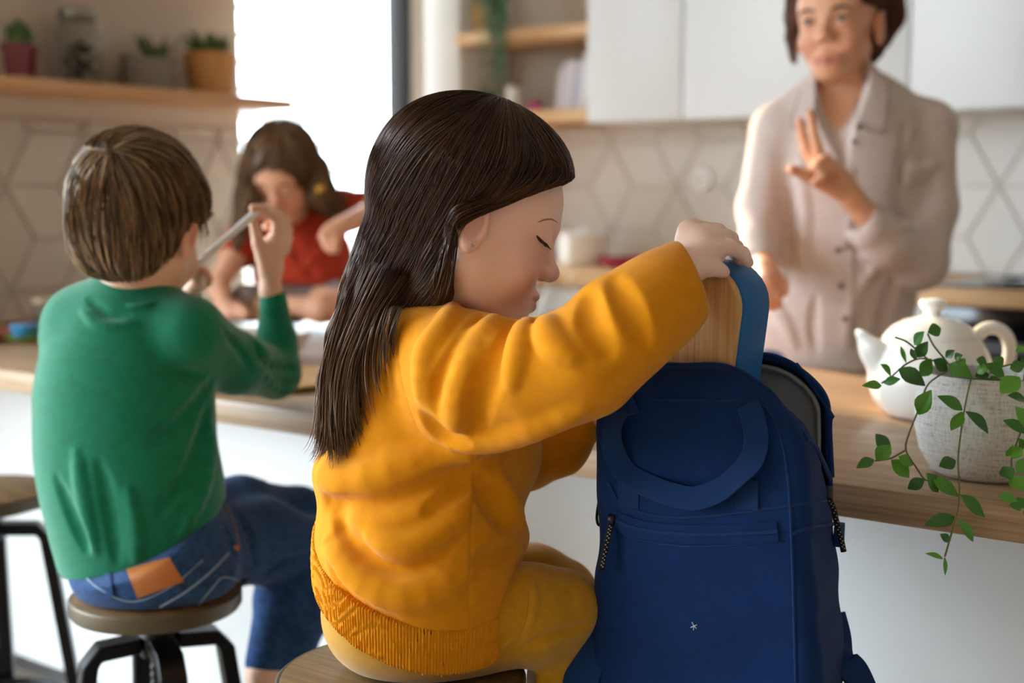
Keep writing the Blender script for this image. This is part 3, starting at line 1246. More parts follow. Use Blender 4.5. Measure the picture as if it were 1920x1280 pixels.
lathe('soil', [(0, .096), (.0775, .096), (.077, .108), (.05, .112), (0, .114)], PC, SOIL, pl, 40)
LEAF = M('glossy_leaf', '#3d7a24', .38, spec=.5)
n_ = NT(LEAF)
oi = n_.n('ShaderNodeObjectInfo')
n_.l(n_.ramp(oi.outputs['Random'], [(0, '#2a5c22'), (.5, '#437f26'), (1, '#66a832')]), n_.b.inputs['Base Color'])
n_.b.inputs['Subsurface Weight'].default_value = .1
STEMM = M('brown_green_stem', '#6b6a3a', .6)


def leaf(parent, a, b, wid, face, mat=LEAF, fold=.25, curl=.12):
    """pointed leaf from base a to tip b, folded along its midrib"""
    a, b = np.asarray(a), np.asarray(b)
    ax = b - a
    L = np.linalg.norm(ax)
    ax = ax / L
    nn = nrm(face - ax * (face @ ax))
    sd_ = np.cross(nn, ax)
    V, F = [], []
    ts = [0, .12, .28, .45, .62, .8, .92, 1.0]
    ws = [.04, .44, .84, 1.0, .88, .54, .25, .02]
    for t, w_ in zip(ts, ws):
        c = a + ax * L * t + nn * (math.sin(t * math.pi) * curl * L - curl * .5 * L * t)
        hw = wid / 2 * w_
        V += [c - sd_ * hw + nn * hw * fold, c - sd_ * hw * .5 + nn * hw * fold * .75, c - nn * hw * .08, c + sd_ * hw * .5 + nn * hw * fold * .75, c + sd_ * hw + nn * hw * fold]
    for i in range(len(ts) - 1):
        for j in range(4):
            F.append((i * 5 + j, i * 5 + j + 1, i * 5 + 6 + j, i * 5 + 5 + j))
    return raw('leaf', V, F, mat, parent)


rng = random.Random(5)
LV = """215,290,265,345,34 220,385,135,385,33 230,375,305,355,34 295,310,415,385,58 385,515,440,405,62 365,205,410,145,44 425,150,485,130,48
375,260,425,190,44 350,220,375,275,22 305,210,330,285,16 505,262,545,228,32 392,345,440,265,60 450,270,515,320,48 520,290,620,345,58 635,345,700,335,44
580,495,470,430,46 578,500,527,585,56 592,500,700,598,44 550,718,475,745,50 193,600,262,690,52 195,715,262,650,55 188,715,108,750,40 262,715,345,795,56
295,700,360,740,44 412,800,335,845,44 420,775,475,860,56 445,790,565,880,46 570,870,680,970,52 550,970,410,1005,52 555,985,632,1080,44 480,1045,525,1080,30
495,1155,415,1130,22 500,1145,503,1230,16 680,290,770,350,52 695,400,745,350,56 748,420,835,345,70 780,430,870,455,40 815,480,870,570,52 760,540,870,600,46
775,700,805,650,24 800,710,840,655,46 760,745,800,805,52 800,790,850,855,60 740,870,825,900,40 790,920,880,900,48 820,775,870,705,50 815,235,870,222,32
790,310,860,290,44 700,300,640,330,40 840,260,900,300,50 850,380,920,330,60 860,640,920,600,46 850,930,900,1000,40 830,620,850,670,30 720,260,760,300,40
560,270,590,300,34 545,265,580,250,30 640,270,690,290,40""".split()
C3 = lambda x, y: (1560 + x / 2.37, 560 + y / 2.37)


def pdep(x, y):
    """depth of the foliage at a place of the picture: over the pot mouth far, in front of the pot and the edge near"""
    u, v = C3(x, y)
    if v > 985:
        return 1.392
    if v > 900:
        return 1.405
    if v > 730:
        return 1.432 if u > 1700 else 1.47
    return 1.50


for t in LV:
    x0, y0, x1, y1, w_ = map(float, t.split(','))
    d0 = pdep(x0, y0) - rng.uniform(0, .012)
    d1 = d0 + rng.uniform(-.016, .012)
    a, b = P(*C3(x0, y0), d0), P(*C3(x1, y1), d1)
    fc = -FW + UP * rng.uniform(.1, .8) + RT * rng.uniform(-.5, .5)
    leaf(pl, a, b, w_ / 2.37 * d0 / FPX * 1.32, fc, curl=rng.uniform(-.05, .14))
stems = [[(620, 345, 1.49), (592, 470, 1.45), (572, 600, 1.44), (560, 720, 1.432), (566, 870, 1.415), (546, 985, 1.395), (502, 1145, 1.392)],
         [(520, 320, 1.50), (470, 345, 1.48), (420, 390, 1.465), (385, 490, 1.455), (345, 590, 1.455), (328, 670, 1.46), (375, 750, 1.46), (415, 805, 1.46), (450, 800, 1.46)],
         [(328, 672, 1.46), (260, 708, 1.465), (190, 720, 1.47)],
         [(425, 155, 1.50), (450, 205, 1.50), (490, 255, 1.505), (530, 300, 1.52), (600, 330, 1.54)],
         [(220, 375, 1.50), (265, 345, 1.50), (330, 290, 1.50), (400, 265, 1.505), (500, 290, 1.52)],
         [(280, 170, 1.51), (330, 190, 1.51), (380, 230, 1.51), (440, 280, 1.52)],
         [(850, 560, 1.44), (820, 640, 1.44), (798, 710, 1.44), (800, 780, 1.44)],
         [(700, 330, 1.52), (760, 300, 1.52), (860, 280, 1.52)]]
for s in stems:
    tube('stem', [P(*C3(x, y), d) for x, y, d in s], .0011, STEMM, pl, 6, 28)

# ------------------------------------------------------------------ small things on the island
PORC = M('white_porcelain', '#efece6', .5)


def bowl(label, c, r, h, wall=.004, mat=PORC, name='cereal_bowl', cat='bowl', group=None):
    t = thing(name, label, cat, c, group)
    lathe('bowl_shell', [(0, .001), (r * .5, .001), (r * .55, .006), (r * .78, h * .45), (r * .95, h * .85), (r, h), (r - wall, h), (r * .9 - wall, h * .82), (r * .7, h * .4), (r * .4, .012), (0, .010)], c, mat, t, 48)
    lathe('foot_ring', [(r * .42, .0), (r * .5, .0), (r * .5, .004), (r * .42, .004)], c, mat, t, 36)
    return t


bw1 = P(507, 640, 2.62)
bw1[2] = TOPZ + .0004
bowl('white bowl on the worktop behind the boy\'s raised elbow', bw1, .086, .062)
bw2 = P(345, 590, 2.50)
bw2[2] = TOPZ + .0004
bowl('white bowl on the worktop beside the boy\'s chin, in front of the tiled wall', bw2, .060, .085)
# round wooden board under the elbow
bd = pz(500, 718, TOPZ)
brd = thing('serving_board', 'round light wooden board lying on the worktop under the boy\'s elbow', 'board', bd)
lathe('board', [(0, .0005), (.145, .0005), (.150, .004), (.150, .010), (.147, .013), (.139, .014), (0, .014)], bd, wood('light_board', [(.3, '#a97c4a'), (.55, '#c69a63'), (.75, '#d8b27c')], (5, 50, 50), .55), brd, 64)
tube('rim_band', [bd + np.array([math.cos(a) * .1495, math.sin(a) * .1495, .007]) for a in np.linspace(0, 2 * math.pi, 65)], .0028, M('dark_board_edge', '#4a3520', .6), brd, 6)

REDP = M('red_plastic', '#c0392b', .45)
rp0 = pz(-30, 640, TOPZ + .012)
rp1 = pz(60, 606, TOPZ + .012)
rm = thing('marker_pen', 'red marker pen lying on the worktop by the tiled wall', 'pen', rp0)
dv = nrm(rp1 - rp0)
lp_ = np.linalg.norm(rp1 - rp0)
lathe('barrel', [(0, 0), (.010, 0), (.0115, .004), (.0115, lp_ * .62), (.009, lp_ * .63), (0, lp_ * .63)], rp0, REDP, rm, 20, dv)
lathe('cap', [(0, lp_ * .632), (.0122, lp_ * .632), (.0122, lp_ * .97), (.009, lp_), (0, lp_)], rp0, REDP, rm, 20, dv)
gc = pz(47, 640, TOPZ)
gt = thing('snack_tub', 'small blue tub on a green tray at the far left of the worktop', 'tub', gc)
lathe('tray', [(0, .001), (.034, .001), (.046, .010), (.048, .016), (.045, .016), (.034, .006), (0, .006)], gc, M('green_plastic', '#7d9a2b', .45), gt, 32)
lathe('tub', [(0, .0065), (.026, .0065), (.031, .034), (.033, .036), (.030, .040), (0, .042)], gc, M('sky_blue_plastic', '#3f8fc4', .4), gt, 32)
jc = pz(88, 632, TOPZ)
jr = thing('glass_jar', 'small glass jar of pale grains behind the boy\'s shoulder', 'jar', jc)
GLZ = M('jar_glass', '#f2f6f4', .0)
GLZ.node_tree.nodes['Principled BSDF'].inputs['IOR'].default_value = 1.12
GLZ.node_tree.nodes['Principled BSDF'].inputs['Transmission Weight'].default_value = 1.0
lathe('glass', [(0, .001), (.030, .001), (.033, .006), (.033, .062), (.028, .072), (.028, .082), (.026, .082), (.026, .071), (.031, .060), (.031, .006), (0, .004)], jc, GLZ, jr, 32)
lathe('contents', [(0, .0045), (.030, .0065), (.030, .045), (0, .050)], jc, M('pale_grains', '#c9a98f', .8), jr, 24)
lathe('lid', [(.0, .083), (.0295, .083), (.0295, .094), (.027, .096), (0, .096)], jc, M('beige_lid', '#a89274', .5), jr, 24)

# glassware and fruit bowl gleaming behind the girl's face
g1 = P(1046, 668, 2.72)
g1[2] = TOPZ
gl = thing('glass_carafe', 'clear glass carafe on the worktop in front of the girl\'s face', 'carafe', g1)
lathe('carafe_wall', [(0, .001), (.040, .001), (.043, .005), (.045, .06), (.036, .11), (.024, .145), (.028, .175), (.0262, .175), (.0222, .145), (.034, .108), (.043, .06), (.041, .008), (0, .006)], g1, GLASS, gl, 36)
lathe('water', [(0, .0065), (.0405, .0085), (.0424, .06), (.038, .09), (0, .09)], g1, M('juice', '#e8d08a', .1, **{'Transmission Weight': .6}), gl, 32)
g2 = P(1142, 660, 2.55)
g2[2] = TOPZ
jb = thing('fruit_bowl', 'pale bowl with yellow lemons on the worktop behind the orange sleeve', 'bowl', g2)
lathe('bowl_shell', [(0, .001), (.04, .001), (.075, .024), (.098, .062), (.095, .063), (.071, .028), (.04, .008), (0, .007)], g2, PORC, jb, 44)
LEMON = M('lemon_skin', '#e2c14a', .5)
for k, (dx, dy, dz) in enumerate(((-.035, 0, .056), (.03, .025, .056), (.005, -.036, .056))):
    t = thing('lemon', ['yellow lemon in the pale bowl, nearest the girl\'s face', 'yellow lemon in the pale bowl, nearest the back wall', 'yellow lemon in the pale bowl, at its front'][k], 'lemon', g2 + np.array([dx, dy, dz]), 'lemons in the shallow bowl')
    lathe('peel', [(0, -.036), (.006, -.034), (.014, -.026), (.024, -.010), (.0255, .004), (.018, .022), (.007, .031), (.004, .035), (0, .036)], g2 + np.array([dx, dy, dz]), LEMON, t, 24, axis=[1, .4 * k, .1])

# ------------------------------------------------------------------ back worktop
bc = pz(1096, 497, .92)
cn = thing('canister', 'white rounded canister on the back worktop behind the girl\'s nose', 'canister', bc)
lathe('body', [(0, .001), (.07, .001), (.078, .008), (.080, .07), (.076, .085), (0, .085)], bc, PORC, cn, 40)
lathe('lid', [(0, .086), (.078, .086), (.079, .096), (.06, .104), (.016, .108), (.014, .118), (.0, .121)], bc, PORC, cn, 36)
bc2 = pz(1168, 488, .92)
cn2 = thing('canister', 'taupe stoneware jar on the back worktop beside the white canister', 'canister', bc2)
TAUPE = M('taupe_stoneware', '#8d8077', .6)
lathe('body', [(0, .001), (.045, .001), (.052, .01), (.054, .06), (.046, .085), (0, .085)], bc2, TAUPE, cn2, 32)
lathe('lid', [(0, .086), (.044, .086), (.044, .094), (.03, .098), (.009, .1), (.009, .110), (0, .112)], bc2, TAUPE, cn2, 32)
bc3 = pz(1188, 502, .92)
rd = thing('dish', 'flat crimson baking dish on the back worktop behind the orange sleeve', 'dish', bc3)
CRIM = M('crimson_enamel', '#a3173f', .35)
lathe('dish_wall', [(0, .001), (.085, .001), (.098, .010), (.105, .030), (.101, .030), (.094, .014), (.08, .006), (0, .006)], bc3, CRIM, rd, 40, sx=1.0)
for s in (-1, 1):
    tube('grip', [bc3 + np.array([s * .100, -.025, .026]), bc3 + np.array([s * .122, -.018, .028]), bc3 + np.array([s * .122, .018, .028]), bc3 + np.array([s * .100, .025, .026])], .0045, CRIM, rd, 8, 16)

# ------------------------------------------------------------------ niche shelves
def on_plane_y(u, v, y):
    r = P(u, v, 1.0) - CAM
    return CAM + r * (y / r[1])


wp = on_plane_y(893, 66, 3.47)
wp[2] = 1.655
hp_ = thing('hanging_plant', 'trailing string plant in a yellow wooden pot on the upper niche shelf', 'plant', wp)
YPOT = wood('yellow_pot_wood', [(.3, '#c49a5a'), (.6, '#e0b877')], (40, 40, 6), .6)
lathe('pot', [(0, .001), (.050, .001), (.053, .004), (.058, .105), (.054, .105), (.052, .09), (0, .088)], wp, YPOT, hp_, 36)
TRAIL = M('trailing_leaf_green', '#2f5f38', .5)
n_ = NT(TRAIL)
oi = n_.n('ShaderNodeTexNoise', Scale=30.0)
n_.l(n_.coords(), oi.inputs['Vector'])
n_.l(n_.ramp(oi.outputs[0], [(.3, '#1f4a2a'), (.5, '#34683c'), (.7, '#5b8f5a')]), n_.b.inputs['Base Color'])
rng = random.Random(2)
parts = []
for k in range(26):
    a = rng.uniform(-1.5, .6)
    st = wp + np.array([math.cos(a) * .05, math.sin(a) * .05, .105])
    L = rng.uniform(.06, .16) if k < 12 else rng.uniform(.16, .345)
    ex = wp + np.array([.185 + rng.uniform(-.03, .07), -.162 + rng.uniform(-.02, .012), .11])
    pts = spline([st, (st + ex) / 2 + np.array([0, 0, .03]), ex, ex - np.array([rng.uniform(-.02, .02), .0, L])], 20)
    parts.append(tube_vf(pts, .0012, 4))
    for i in range(5, 20):
        for s in range(2):
            dv = nrm(np.array([rng.uniform(-1, 1), rng.uniform(-1, 1), rng.uniform(-.6, .3)]))
            c = pts[i] + dv * .010
            sdv = nrm(np.cross(dv, [.2, .3, 1])) * .006
            u_ = np.cross(sdv, dv)
            parts.append(([pts[i], c + sdv, pts[i] + dv * .022, c - sdv, c + u_ * .4, c - u_ * .4],
                          [(0, 1, 4), (1, 2, 4), (2, 3, 4), (3, 0, 4), (1, 0, 5), (2, 1, 5), (3, 2, 5), (0, 3, 5)]))
V, F = join_vf(parts)
raw('foliage', V, F, TRAIL, hp_, True, kind='stuff')

wj = on_plane_y(963, 208, 3.45)
wj[2] = 1.40
j1 = thing('storage_jar', 'white tall jar with a dark knob on the lower niche shelf', 'jar', wj)
lathe('body', [(0, .001), (.024, .001), (.026, .004), (.026, .082), (.022, .088), (0, .088)], wj, PORC, j1, 28)
lathe('lid', [(0, .089), (.025, .089), (.025, .096), (.008, .099), (.009, .106), (0, .110)], wj, M('dark_lid', '#5a5248', .5), j1, 24)
wj2 = on_plane_y(918, 210, 3.43)
wj2[2] = 1.40
j2 = thing('plant_pot', 'small round white pot with a green sprig on the lower niche shelf', 'pot', wj2)
lathe('pot', [(0, .001), (.020, .001), (.029, .015), (.031, .032), (.026, .050), (.022, .050), (.022, .042), (0, .040)], wj2, PORC, j2, 28)
for k in range(9):
    a = k * 2.4
    leaf(j2, wj2 + np.array([0, 0, .042]), wj2 + np.array([math.cos(a) * .03, math.sin(a) * .03, .075 + .01 * (k % 3)]), .014, np.array([math.cos(a + 1.5), math.sin(a + 1.5), .8]), TRAIL)
wj3 = on_plane_y(1004, 206, 3.44)
wj3[2] = 1.40
j3 = thing('tea_light_cup', 'tiny magenta cup between the white jar and the books', 'cup', wj3)
lathe('cup', [(0, .001), (.018, .001), (.022, .006), (.025, .034), (.022, .034), (.019, .008), (0, .006)], wj3, M('magenta_glaze', '#b5337a', .35), j3, 28)
lathe('candle', [(0, .0065), (.0195, .0065), (.0205, .022), (0, .022)], wj3, M('pink_wax', '#d98aac', .6), j3, 24)
cols = ['#d8d4d2', '#c9c0cc', '#e3dede', '#b9b2bd', '#d5d2e0', '#e6e3e0', '#c4b8c0', '#dad7e6', '#e9e7ea', '#cfc9d6']
tints = ['pale grey', 'dusty lilac', 'off-white', 'grey-mauve', 'lavender white', 'cream', 'greyish rose', 'pale violet', 'nearly white', 'soft mauve']
x = -2.262
for k in range(10):
    th = .0125 + .004 * (k % 3)
    hh = .125 + .018 * ((k * 7) % 4) / 3 + .006 * k
    if x + th > -2.09:
        break
    ang = math.radians(9 - .55 * k)
    bx_, bz_ = np.array([math.cos(ang), 0, -math.sin(ang)]), np.array([math.sin(ang), 0, math.cos(ang)])
    o3 = np.array([x, 3.40, 1.4012 + th * math.sin(ang)])
    t = thing('book', tints[k] + ' spined book leaning on the lower niche shelf, ' + ('first' if k == 0 else ['second', 'third', 'fourth', 'fifth', 'sixth', 'seventh', 'eighth', 'ninth', 'tenth'][k - 1]) + ' from the jar', 'book', o3, 'books on the lower niche shelf')
    cm = M('book_cover', cols[k], .6)
    box('cover', (0, 0, 0), (.0018, .15, hh), cm, t, axes=(bx_, (0, 1, 0), bz_), origin=o3)
    box('cover', (th - .0018, 0, 0), (th, .15, hh), cm, t, axes=(bx_, (0, 1, 0), bz_), origin=o3)
    box('spine', (0, -.0016, 0), (th, 0.0, hh), cm, t, axes=(bx_, (0, 1, 0), bz_), origin=o3)
    box('pages', (.0019, .0005, .003), (th - .0019, .146, hh - .003), M('paper', '#efece4', .9), t, axes=(bx_, (0, 1, 0), bz_), origin=o3)
    x += th + .0035

# ------------------------------------------------------------------ shelf on the left wall
def on_plane_x(u, v, x):
    r = P(u, v, 1.0) - CAM
    return CAM + r * (x / r[0])


# the shelf's near front edge, measured 20 cm off the wall
SX = XW + .20
f0 = on_plane_x(0, 140, SX)
zs = float(f0[2])
ye = float(on_plane_x(552, 190, SX)[1])
ws = thing('wall_shelf', 'long oak shelf on the left wall above the tiles, carrying small pots', 'shelf', (XW, 2.2, zs))
box('board', (XW + .001, 1.35, zs - .034), (SX, min(ye, 3.05), zs), OAK, ws, .002)
zu = zs + .36
us = thing('wall_shelf', 'upper oak shelf on the left wall, only its lower edge in view', 'shelf', (XW, 2.2, zu))
box('board', (XW + .001, 1.35, zu - .034), (SX, 2.84, zu), OAK, us, .002)


def shelf_spot(u, v, x=None):
    p = on_plane_x(u, v, (XW + .10) if x is None else x)
    p[2] = zs + .0005
    return p


CACT = M('cactus_green', '#4a6b38', .6)
s1 = shelf_spot(38, 132)
pr = thing('cactus_pot', 'small spiky cactus in a dark red square pot on the left shelf', 'plant', s1)
k = 2.1
V, F = lathe_vf([(0, .001), (.040, .001), (.047, .074), (.050, .075), (.050, .092), (.045, .092), (.044, .08), (0, .08)], s1, 4, ax=nrm(RT + FH))
o = raw('pot', V, F, M('dark_red_pot', '#6a0d20', .45), pr, False)
for i, (dx, dy, h) in enumerate(((0, 0, .075), (.018, .01, .055), (-.02, .005, .06), (.004, -.02, .045))):
    c = s1 + RT * dx + FH * dy + ZZ * .08
    V, F = lathe_vf([(0, 0), (.012, .004), (.016, h * .4), (.014, h * .75), (.006, h), (0, h + .002)], c, 14)
    raw('cactus_stem', V, F, CACT, pr)
    for q in range(7):
        a = q * .9 + i
        leaf(pr, c + np.array([0, 0, h * .5]), c + np.array([math.cos(a) * .034, math.sin(a) * .034, h * .55 + .035 * ((q % 3) / 2)]), .010, np.array([0.3, -.3, 1]), CACT)
s2 = shelf_spot(150, 142)
mj = thing('mason_jar', 'tall glass jar of dried plants with a metal lid on the left shelf', 'jar', s2)
lathe('glass', [(0, .001), (.054, .001), (.060, .008), (.060, .135), (.048, .155), (.050, .175), (.047, .175), (.046, .155), (.057, .132), (.057, .010), (0, .006)], s2, GLZ, mj, 40)
lathe('lid', [(0, .1755), (.053, .1755), (.054, .178), (.054, .195), (.051, .198), (0, .198)], s2, M('zinc_lid', '#8a8a80', .4, .8), mj, 36)
DRY = M('dried_leaf_grey_green', '#39402f', .8)
for i in range(60):
    a, b = rng.uniform(0, 6.28), rng.uniform(0, .045)
    c = s2 + np.array([math.cos(a) * b, math.sin(a) * b, .012 + rng.uniform(0, .09)])
    dv = nrm(np.array([rng.uniform(-1, 1), rng.uniform(-1, 1), rng.uniform(-.2, 1)]))
    e = c + dv * .03
    q = e - s2
    rr_ = math.hypot(q[0], q[1])
    if rr_ > .05:
        e[:2] = s2[:2] + q[:2] / rr_ * .05
    leaf(mj, c, e, .012, np.array([rng.uniform(-1, 1), rng.uniform(-1, 1), .5]), DRY)
s3 = shelf_spot(282, 152)
gp = thing('succulent_planter', 'long grey oval planter with aloe on the left shelf', 'plant', s3)
GREYP = M('grey_concrete', '#7d746c', .85)
yd = np.array([0, 1.0, 0])
lathe('planter', [(0, .001), (.080, .001), (.088, .006), (.094, .088), (.094, .092), (.088, .092), (.086, .08), (0, .08)], s3, GREYP, gp, 48, sx=1.0, sy=.55, ax=yd)
s4 = shelf_spot(396, 162, XW + .10)
tp4 = thing('succulent_pot', 'tan wooden pot with green succulents at the shelf end by the window', 'plant', s4)
lathe('pot', [(0, .001), (.062, .001), (.066, .005), (.078, .120), (.0785, .124), (.074, .124), (.072, .11), (0, .108)], s4, wood('tan_pot_wood', [(.3, '#a3713c'), (.6, '#c8955a')], (40, 40, 5), .55), tp4, 48)
for root, c0, n_l, rad, hh in ((gp, s3 + np.array([0, .03, .082]), 26, .055, .09), (tp4, s4 + np.array([0, 0, .108]), 70, .068, .085)):
    for i in range(n_l):
        a = rng.uniform(0, 6.28)
        b = rng.uniform(0, .75) ** .7 * rad
        c = c0 + np.array([math.cos(a) * b * .6, math.sin(a) * b, 0])
        e = c + np.array([math.cos(a) * .05 * rng.uniform(.2, 1), math.sin(a) * .07 * rng.uniform(.2, 1), hh * rng.uniform(.45, 1)])
        leaf(root, c, e, .013, nrm(np.array([-math.cos(a), -math.sin(a), .8])), CACT, .5, .05)
# ------------------------------------------------------------------ people: shared builders
class Head:
    """a face and skull in head-local metres: x to the person's right, y forward, z up"""

    def __init__(self, o, fwd, up, s=1.0, zf=1.0, adult=False, ear=.82):
        self.ear = ear
        self.o = np.asarray(o, float)
        self.Y = nrm(fwd)
        self.Z = nrm(np.asarray(up) - self.Y * (np.asarray(up) @ self.Y))
        self.X = np.cross(self.Y, self.Z)
        self.s, self.zf, self.adult = s, zf, adult

    def L(self, x, y, z):
        if z < 0:
            z *= self.zf
        return self.o + self.s * (self.X * x + self.Y * y + self.Z * z)

    def loc(self, p):
        q = (np.asarray(p) - self.o) / self.s
        z = q @ self.Z
        return q @ self.X, q @ self.Y, np.where(z < 0, z / self.zf, z)

    def build(self, S, mouth=0.0):
        mz = -.0050 if self.adult else 0.0
        lw = 1.3 if self.adult else 1.0
        s, ax, L = self.s, (self.X, self.Y, self.Z), self.L

        def E(c, r, k, sub=False, a=None):
            r = (r,) * 3 if np.isscalar(r) else r
            S.ell(L(*c), np.array(r) * s, a or ax, k * s, sub)

        def C(a, b, r, r2=None, k=.01, sub=False):
            S.cap(L(*a), L(*b), r * s, (r if r2 is None else r2) * s, k * s, sub)
        ch = .85 if self.adult else 1.0
        jw = .90 if self.adult else 1.0
        cz = .0055 if self.adult else 0.0
        E((0, -.006, .036), (.071, .088, .080), .02)
        E((0, .028, -.012 + cz * .5), (.059 * jw, .056, .070), .03)
        E((0, .050, .040), (.054, .041, .046), .02)
        E((0, .066, -.0745 + cz), (.019 * ch, .016, .0135), .015)
        E((0, .073, -.050 + mz), (.025, .017, .018), .014)
        for q in (-1, 1):
            C((q * .050 * jw, .006, -.036), (q * .016 * ch, .056, -.074 + cz), .016 * jw, .015 * ch, .028)
            E((q * .034, .056, -.030 + cz), (.026 * ch, .023, .025), .016)
            C((q * .010, .084, .0225), (q * .040, .072, .0245), .0075, .007, .012)
            E((q * .031, .098, .005), (.017, .013, .011), .014, True)
            E((q * .030, .0725, .004), (.0150, .0145, .0135), .006)
        C((0, .083, .012), (0, .095, -.016), .0072, .0085, .012)
        E((0, .0985, -.0195), (.0095, .0088, .0082), .008)
        for q in (-1, 1):
            E((q * .0105, .091, -.0225), (.0062, .008, .0058), .006)
            E((q * .0052, .0945, -.0285), (.0024, .0036, .0026), .002, True)
        C((-.0165 * lw, .081, -.0475 + mz), (0, .0880, -.0462 + mz), .0044, .0050, .004)
        C((.0165 * lw, .081, -.0475 + mz), (0, .0880, -.0462 + mz), .0044, .0050, .004)
        C((-.0130 * lw, .081, -.0552 + mz), (0, .0868, -.0565 + mz), .0046, .0054, .004)
        C((.0130 * lw, .081, -.0552 + mz), (0, .0868, -.0565 + mz), .0046, .0054, .004)
        C((-.021 * lw, .0835, -.0500 + mz), (0, .0955, -.0514 + mz), .0018, .0024 + mouth, .002, True)
        C((.021 * lw, .0835, -.0500 + mz), (0, .0955, -.0514 + mz), .0018, .0024 + mouth, .002, True)
        for q in (-1, 1):
            tilt = nrm(np.array(self.Z) - self.Y * .22)
            a = (self.X, nrm(np.cross(tilt, self.X)), tilt)
            es, ey, ez = self.ear, -.001, -.006
            G = lambda y, z: (ey + (y + .006) * es, ez + (z + .001) * es)
            E((q * .0735, *G(-.006, -.001)), (.0062, .017 * es, .027 * es), .006, False, a)
            hx = [(.008, .008), (.004, .022), (-.010, .027), (-.021, .016), (-.021, -.002), (-.013, -.017)]
            for (y0, z0), (y1, z1) in zip(hx, hx[1:]):
                C((q * .0785, *G(y0, z0)), (q * .0795, *G(y1, z1)), .0040 * es, .0038 * es, .004)
            E((q * .0765, *G(-.007, -.023)), (.0055, .0085 * es, .0085 * es), .005)
            E((q * .082, *G(-.004, .0)), (.0065, .0085 * es, .0125 * es), .004, True)
            E((q * .0755, *G(.0085, -.003)), (.0055, .0042, .0065), .004)

    def colors(self, V, base, blush, lip, ear=None, tips=()):
        x, y, z = self.loc(V)
        c = np.tile(np.array(lin(base)), (len(V), 1))

        def mix(w_, col):
            w_ = np.clip(w_, 0, 1)[:, None]
            return c * (1 - w_) + np.array(lin(col)) * w_
        for q in (-1, 1):
            d = ((x - q * .038) / .026) ** 2 + ((y - .066) / .03) ** 2 + ((z + .026) / .022) ** 2
            c = mix(.75 * np.exp(-d), blush)
            d = ((x - q * .080) / .012) ** 2 + ((y + .006) / .03) ** 2 + (z / .03) ** 2
            c = mix(.55 * np.exp(-d), ear or blush)
        d = (x / .014) ** 2 + ((y - .104) / .012) ** 2 + ((z + .02) / .012) ** 2
        c = mix(.4 * np.exp(-d), blush)
        d = (np.abs(x) / (.023 if self.adult else .0185)) ** 4 + ((z + .0512 + (.005 if self.adult else 0)) / (.0066 if self.adult else .0088)) ** 4 + ((y - .088) / .012) ** 4
        c = mix(.85 * np.exp(-d), lip)
        for p, r in tips:
            d = ((V - p) ** 2).sum(1) / r ** 2
            c = mix(.55 * np.exp(-d), blush)
        return c


def strands(S, V, strokes, n, L, rad, colf, rng, off=(.0005, .004), step=.006, seg=3, power=3.0, sel=None, curl=.0):
    """hair laid over a sculpted volume: streamlines of a combed direction field"""
    pos, dr = [], []
    for st in strokes:
        st = np.asarray(st, float)
        t = np.gradient(st, axis=0)
        pos.append(st)
        dr.append(t / (np.linalg.norm(t, axis=1)[:, None] + 1e-9))
    pos, dr = np.vstack(pos), np.vstack(dr)
    V = V if sel is None else V[sel(V)]
    p = V[rng.integers(0, len(V), n)] + rng.normal(0, .001, (n, 3))
    ofs = rng.uniform(off[0], off[1], n)
    jit = rng.normal(0, .06, (n, 3))

    def field(p):
        d2 = ((p[:, None, :] - pos[None]) ** 2).sum(2) + 1e-6
        w_ = d2 ** (-power / 2)
        f = (w_[:, :, None] * dr[None]).sum(1)
        return f / (np.linalg.norm(f, axis=1)[:, None] + 1e-9)

    def settle(p):
        d, g = S.grad(p)
        gn = np.linalg.norm(g, axis=1)[:, None] + 1e-6
        g = g / gn
        return p - g * np.clip((d / np.maximum(gn[:, 0], .3) - ofs), -.006, .006)[:, None], g
    ln = L * rng.uniform(.6, 1.25, n)
    ns = int(max(L * 1.25 / step, 4))
    ph = rng.uniform(0, 6.28, n)

    def run(sign, frac):
        q = p.copy()
        out = []
        for i in range(int(ns * frac)):
            q, g = settle(q)
            f = field(q) + jit * (1 + .0 * i)
            f = f - g * (f * g).sum(1)[:, None]
            f /= np.linalg.norm(f, axis=1)[:, None] + 1e-9
            out.append(q.copy())
            q = q + sign * f * step * (ln / L)[:, None]
        return out
    fw = run(1, .6)
    bk = run(-1, .4)
    path = np.stack(bk[::-1] + fw[1:], 1)
    return tubes_from(path, rad * rng.uniform(.6, 1.3, n), colf, rng)


def tubes_from(path, rad, colf, rng, seg=3, tip=(.25, .08)):
    n, m, _ = path.shape
    t = np.gradient(path, axis=1)
    t /= np.linalg.norm(t, axis=2)[:, :, None] + 1e-9
    ref = np.array([.31, .27, .91])
    x = np.cross(t, ref)
    x /= np.linalg.norm(x, axis=2)[:, :, None] + 1e-9
    y = np.cross(t, x)
    s = np.linspace(0, 1, m)
    prof = np.minimum(np.minimum(tip[0] + s * 6, 1), np.minimum(1, tip[1] + (1 - s) * 4))
    r = rad[:, None] * prof[None]
    ring = []
    for j in range(seg):
        a = 2 * math.pi * j / seg
        ring.append(path + (x * math.cos(a) + y * math.sin(a)) * r[:, :, None])
    V = np.stack(ring, 2).reshape(-1, 3)
    idx = np.arange(n * m * seg).reshape(n, m, seg)
    F = []
    for j in range(seg):
        k = (j + 1) % seg
        F.append(np.stack([idx[:, :-1, j], idx[:, :-1, k], idx[:, 1:, k], idx[:, 1:, j]], -1).reshape(-1, 4))
    F = np.vstack(F)
    C = colf(path.reshape(-1, 3), np.repeat(rng.uniform(0, 1, n), m))
    C = np.repeat(C, seg, axis=0)
    return V, F, C


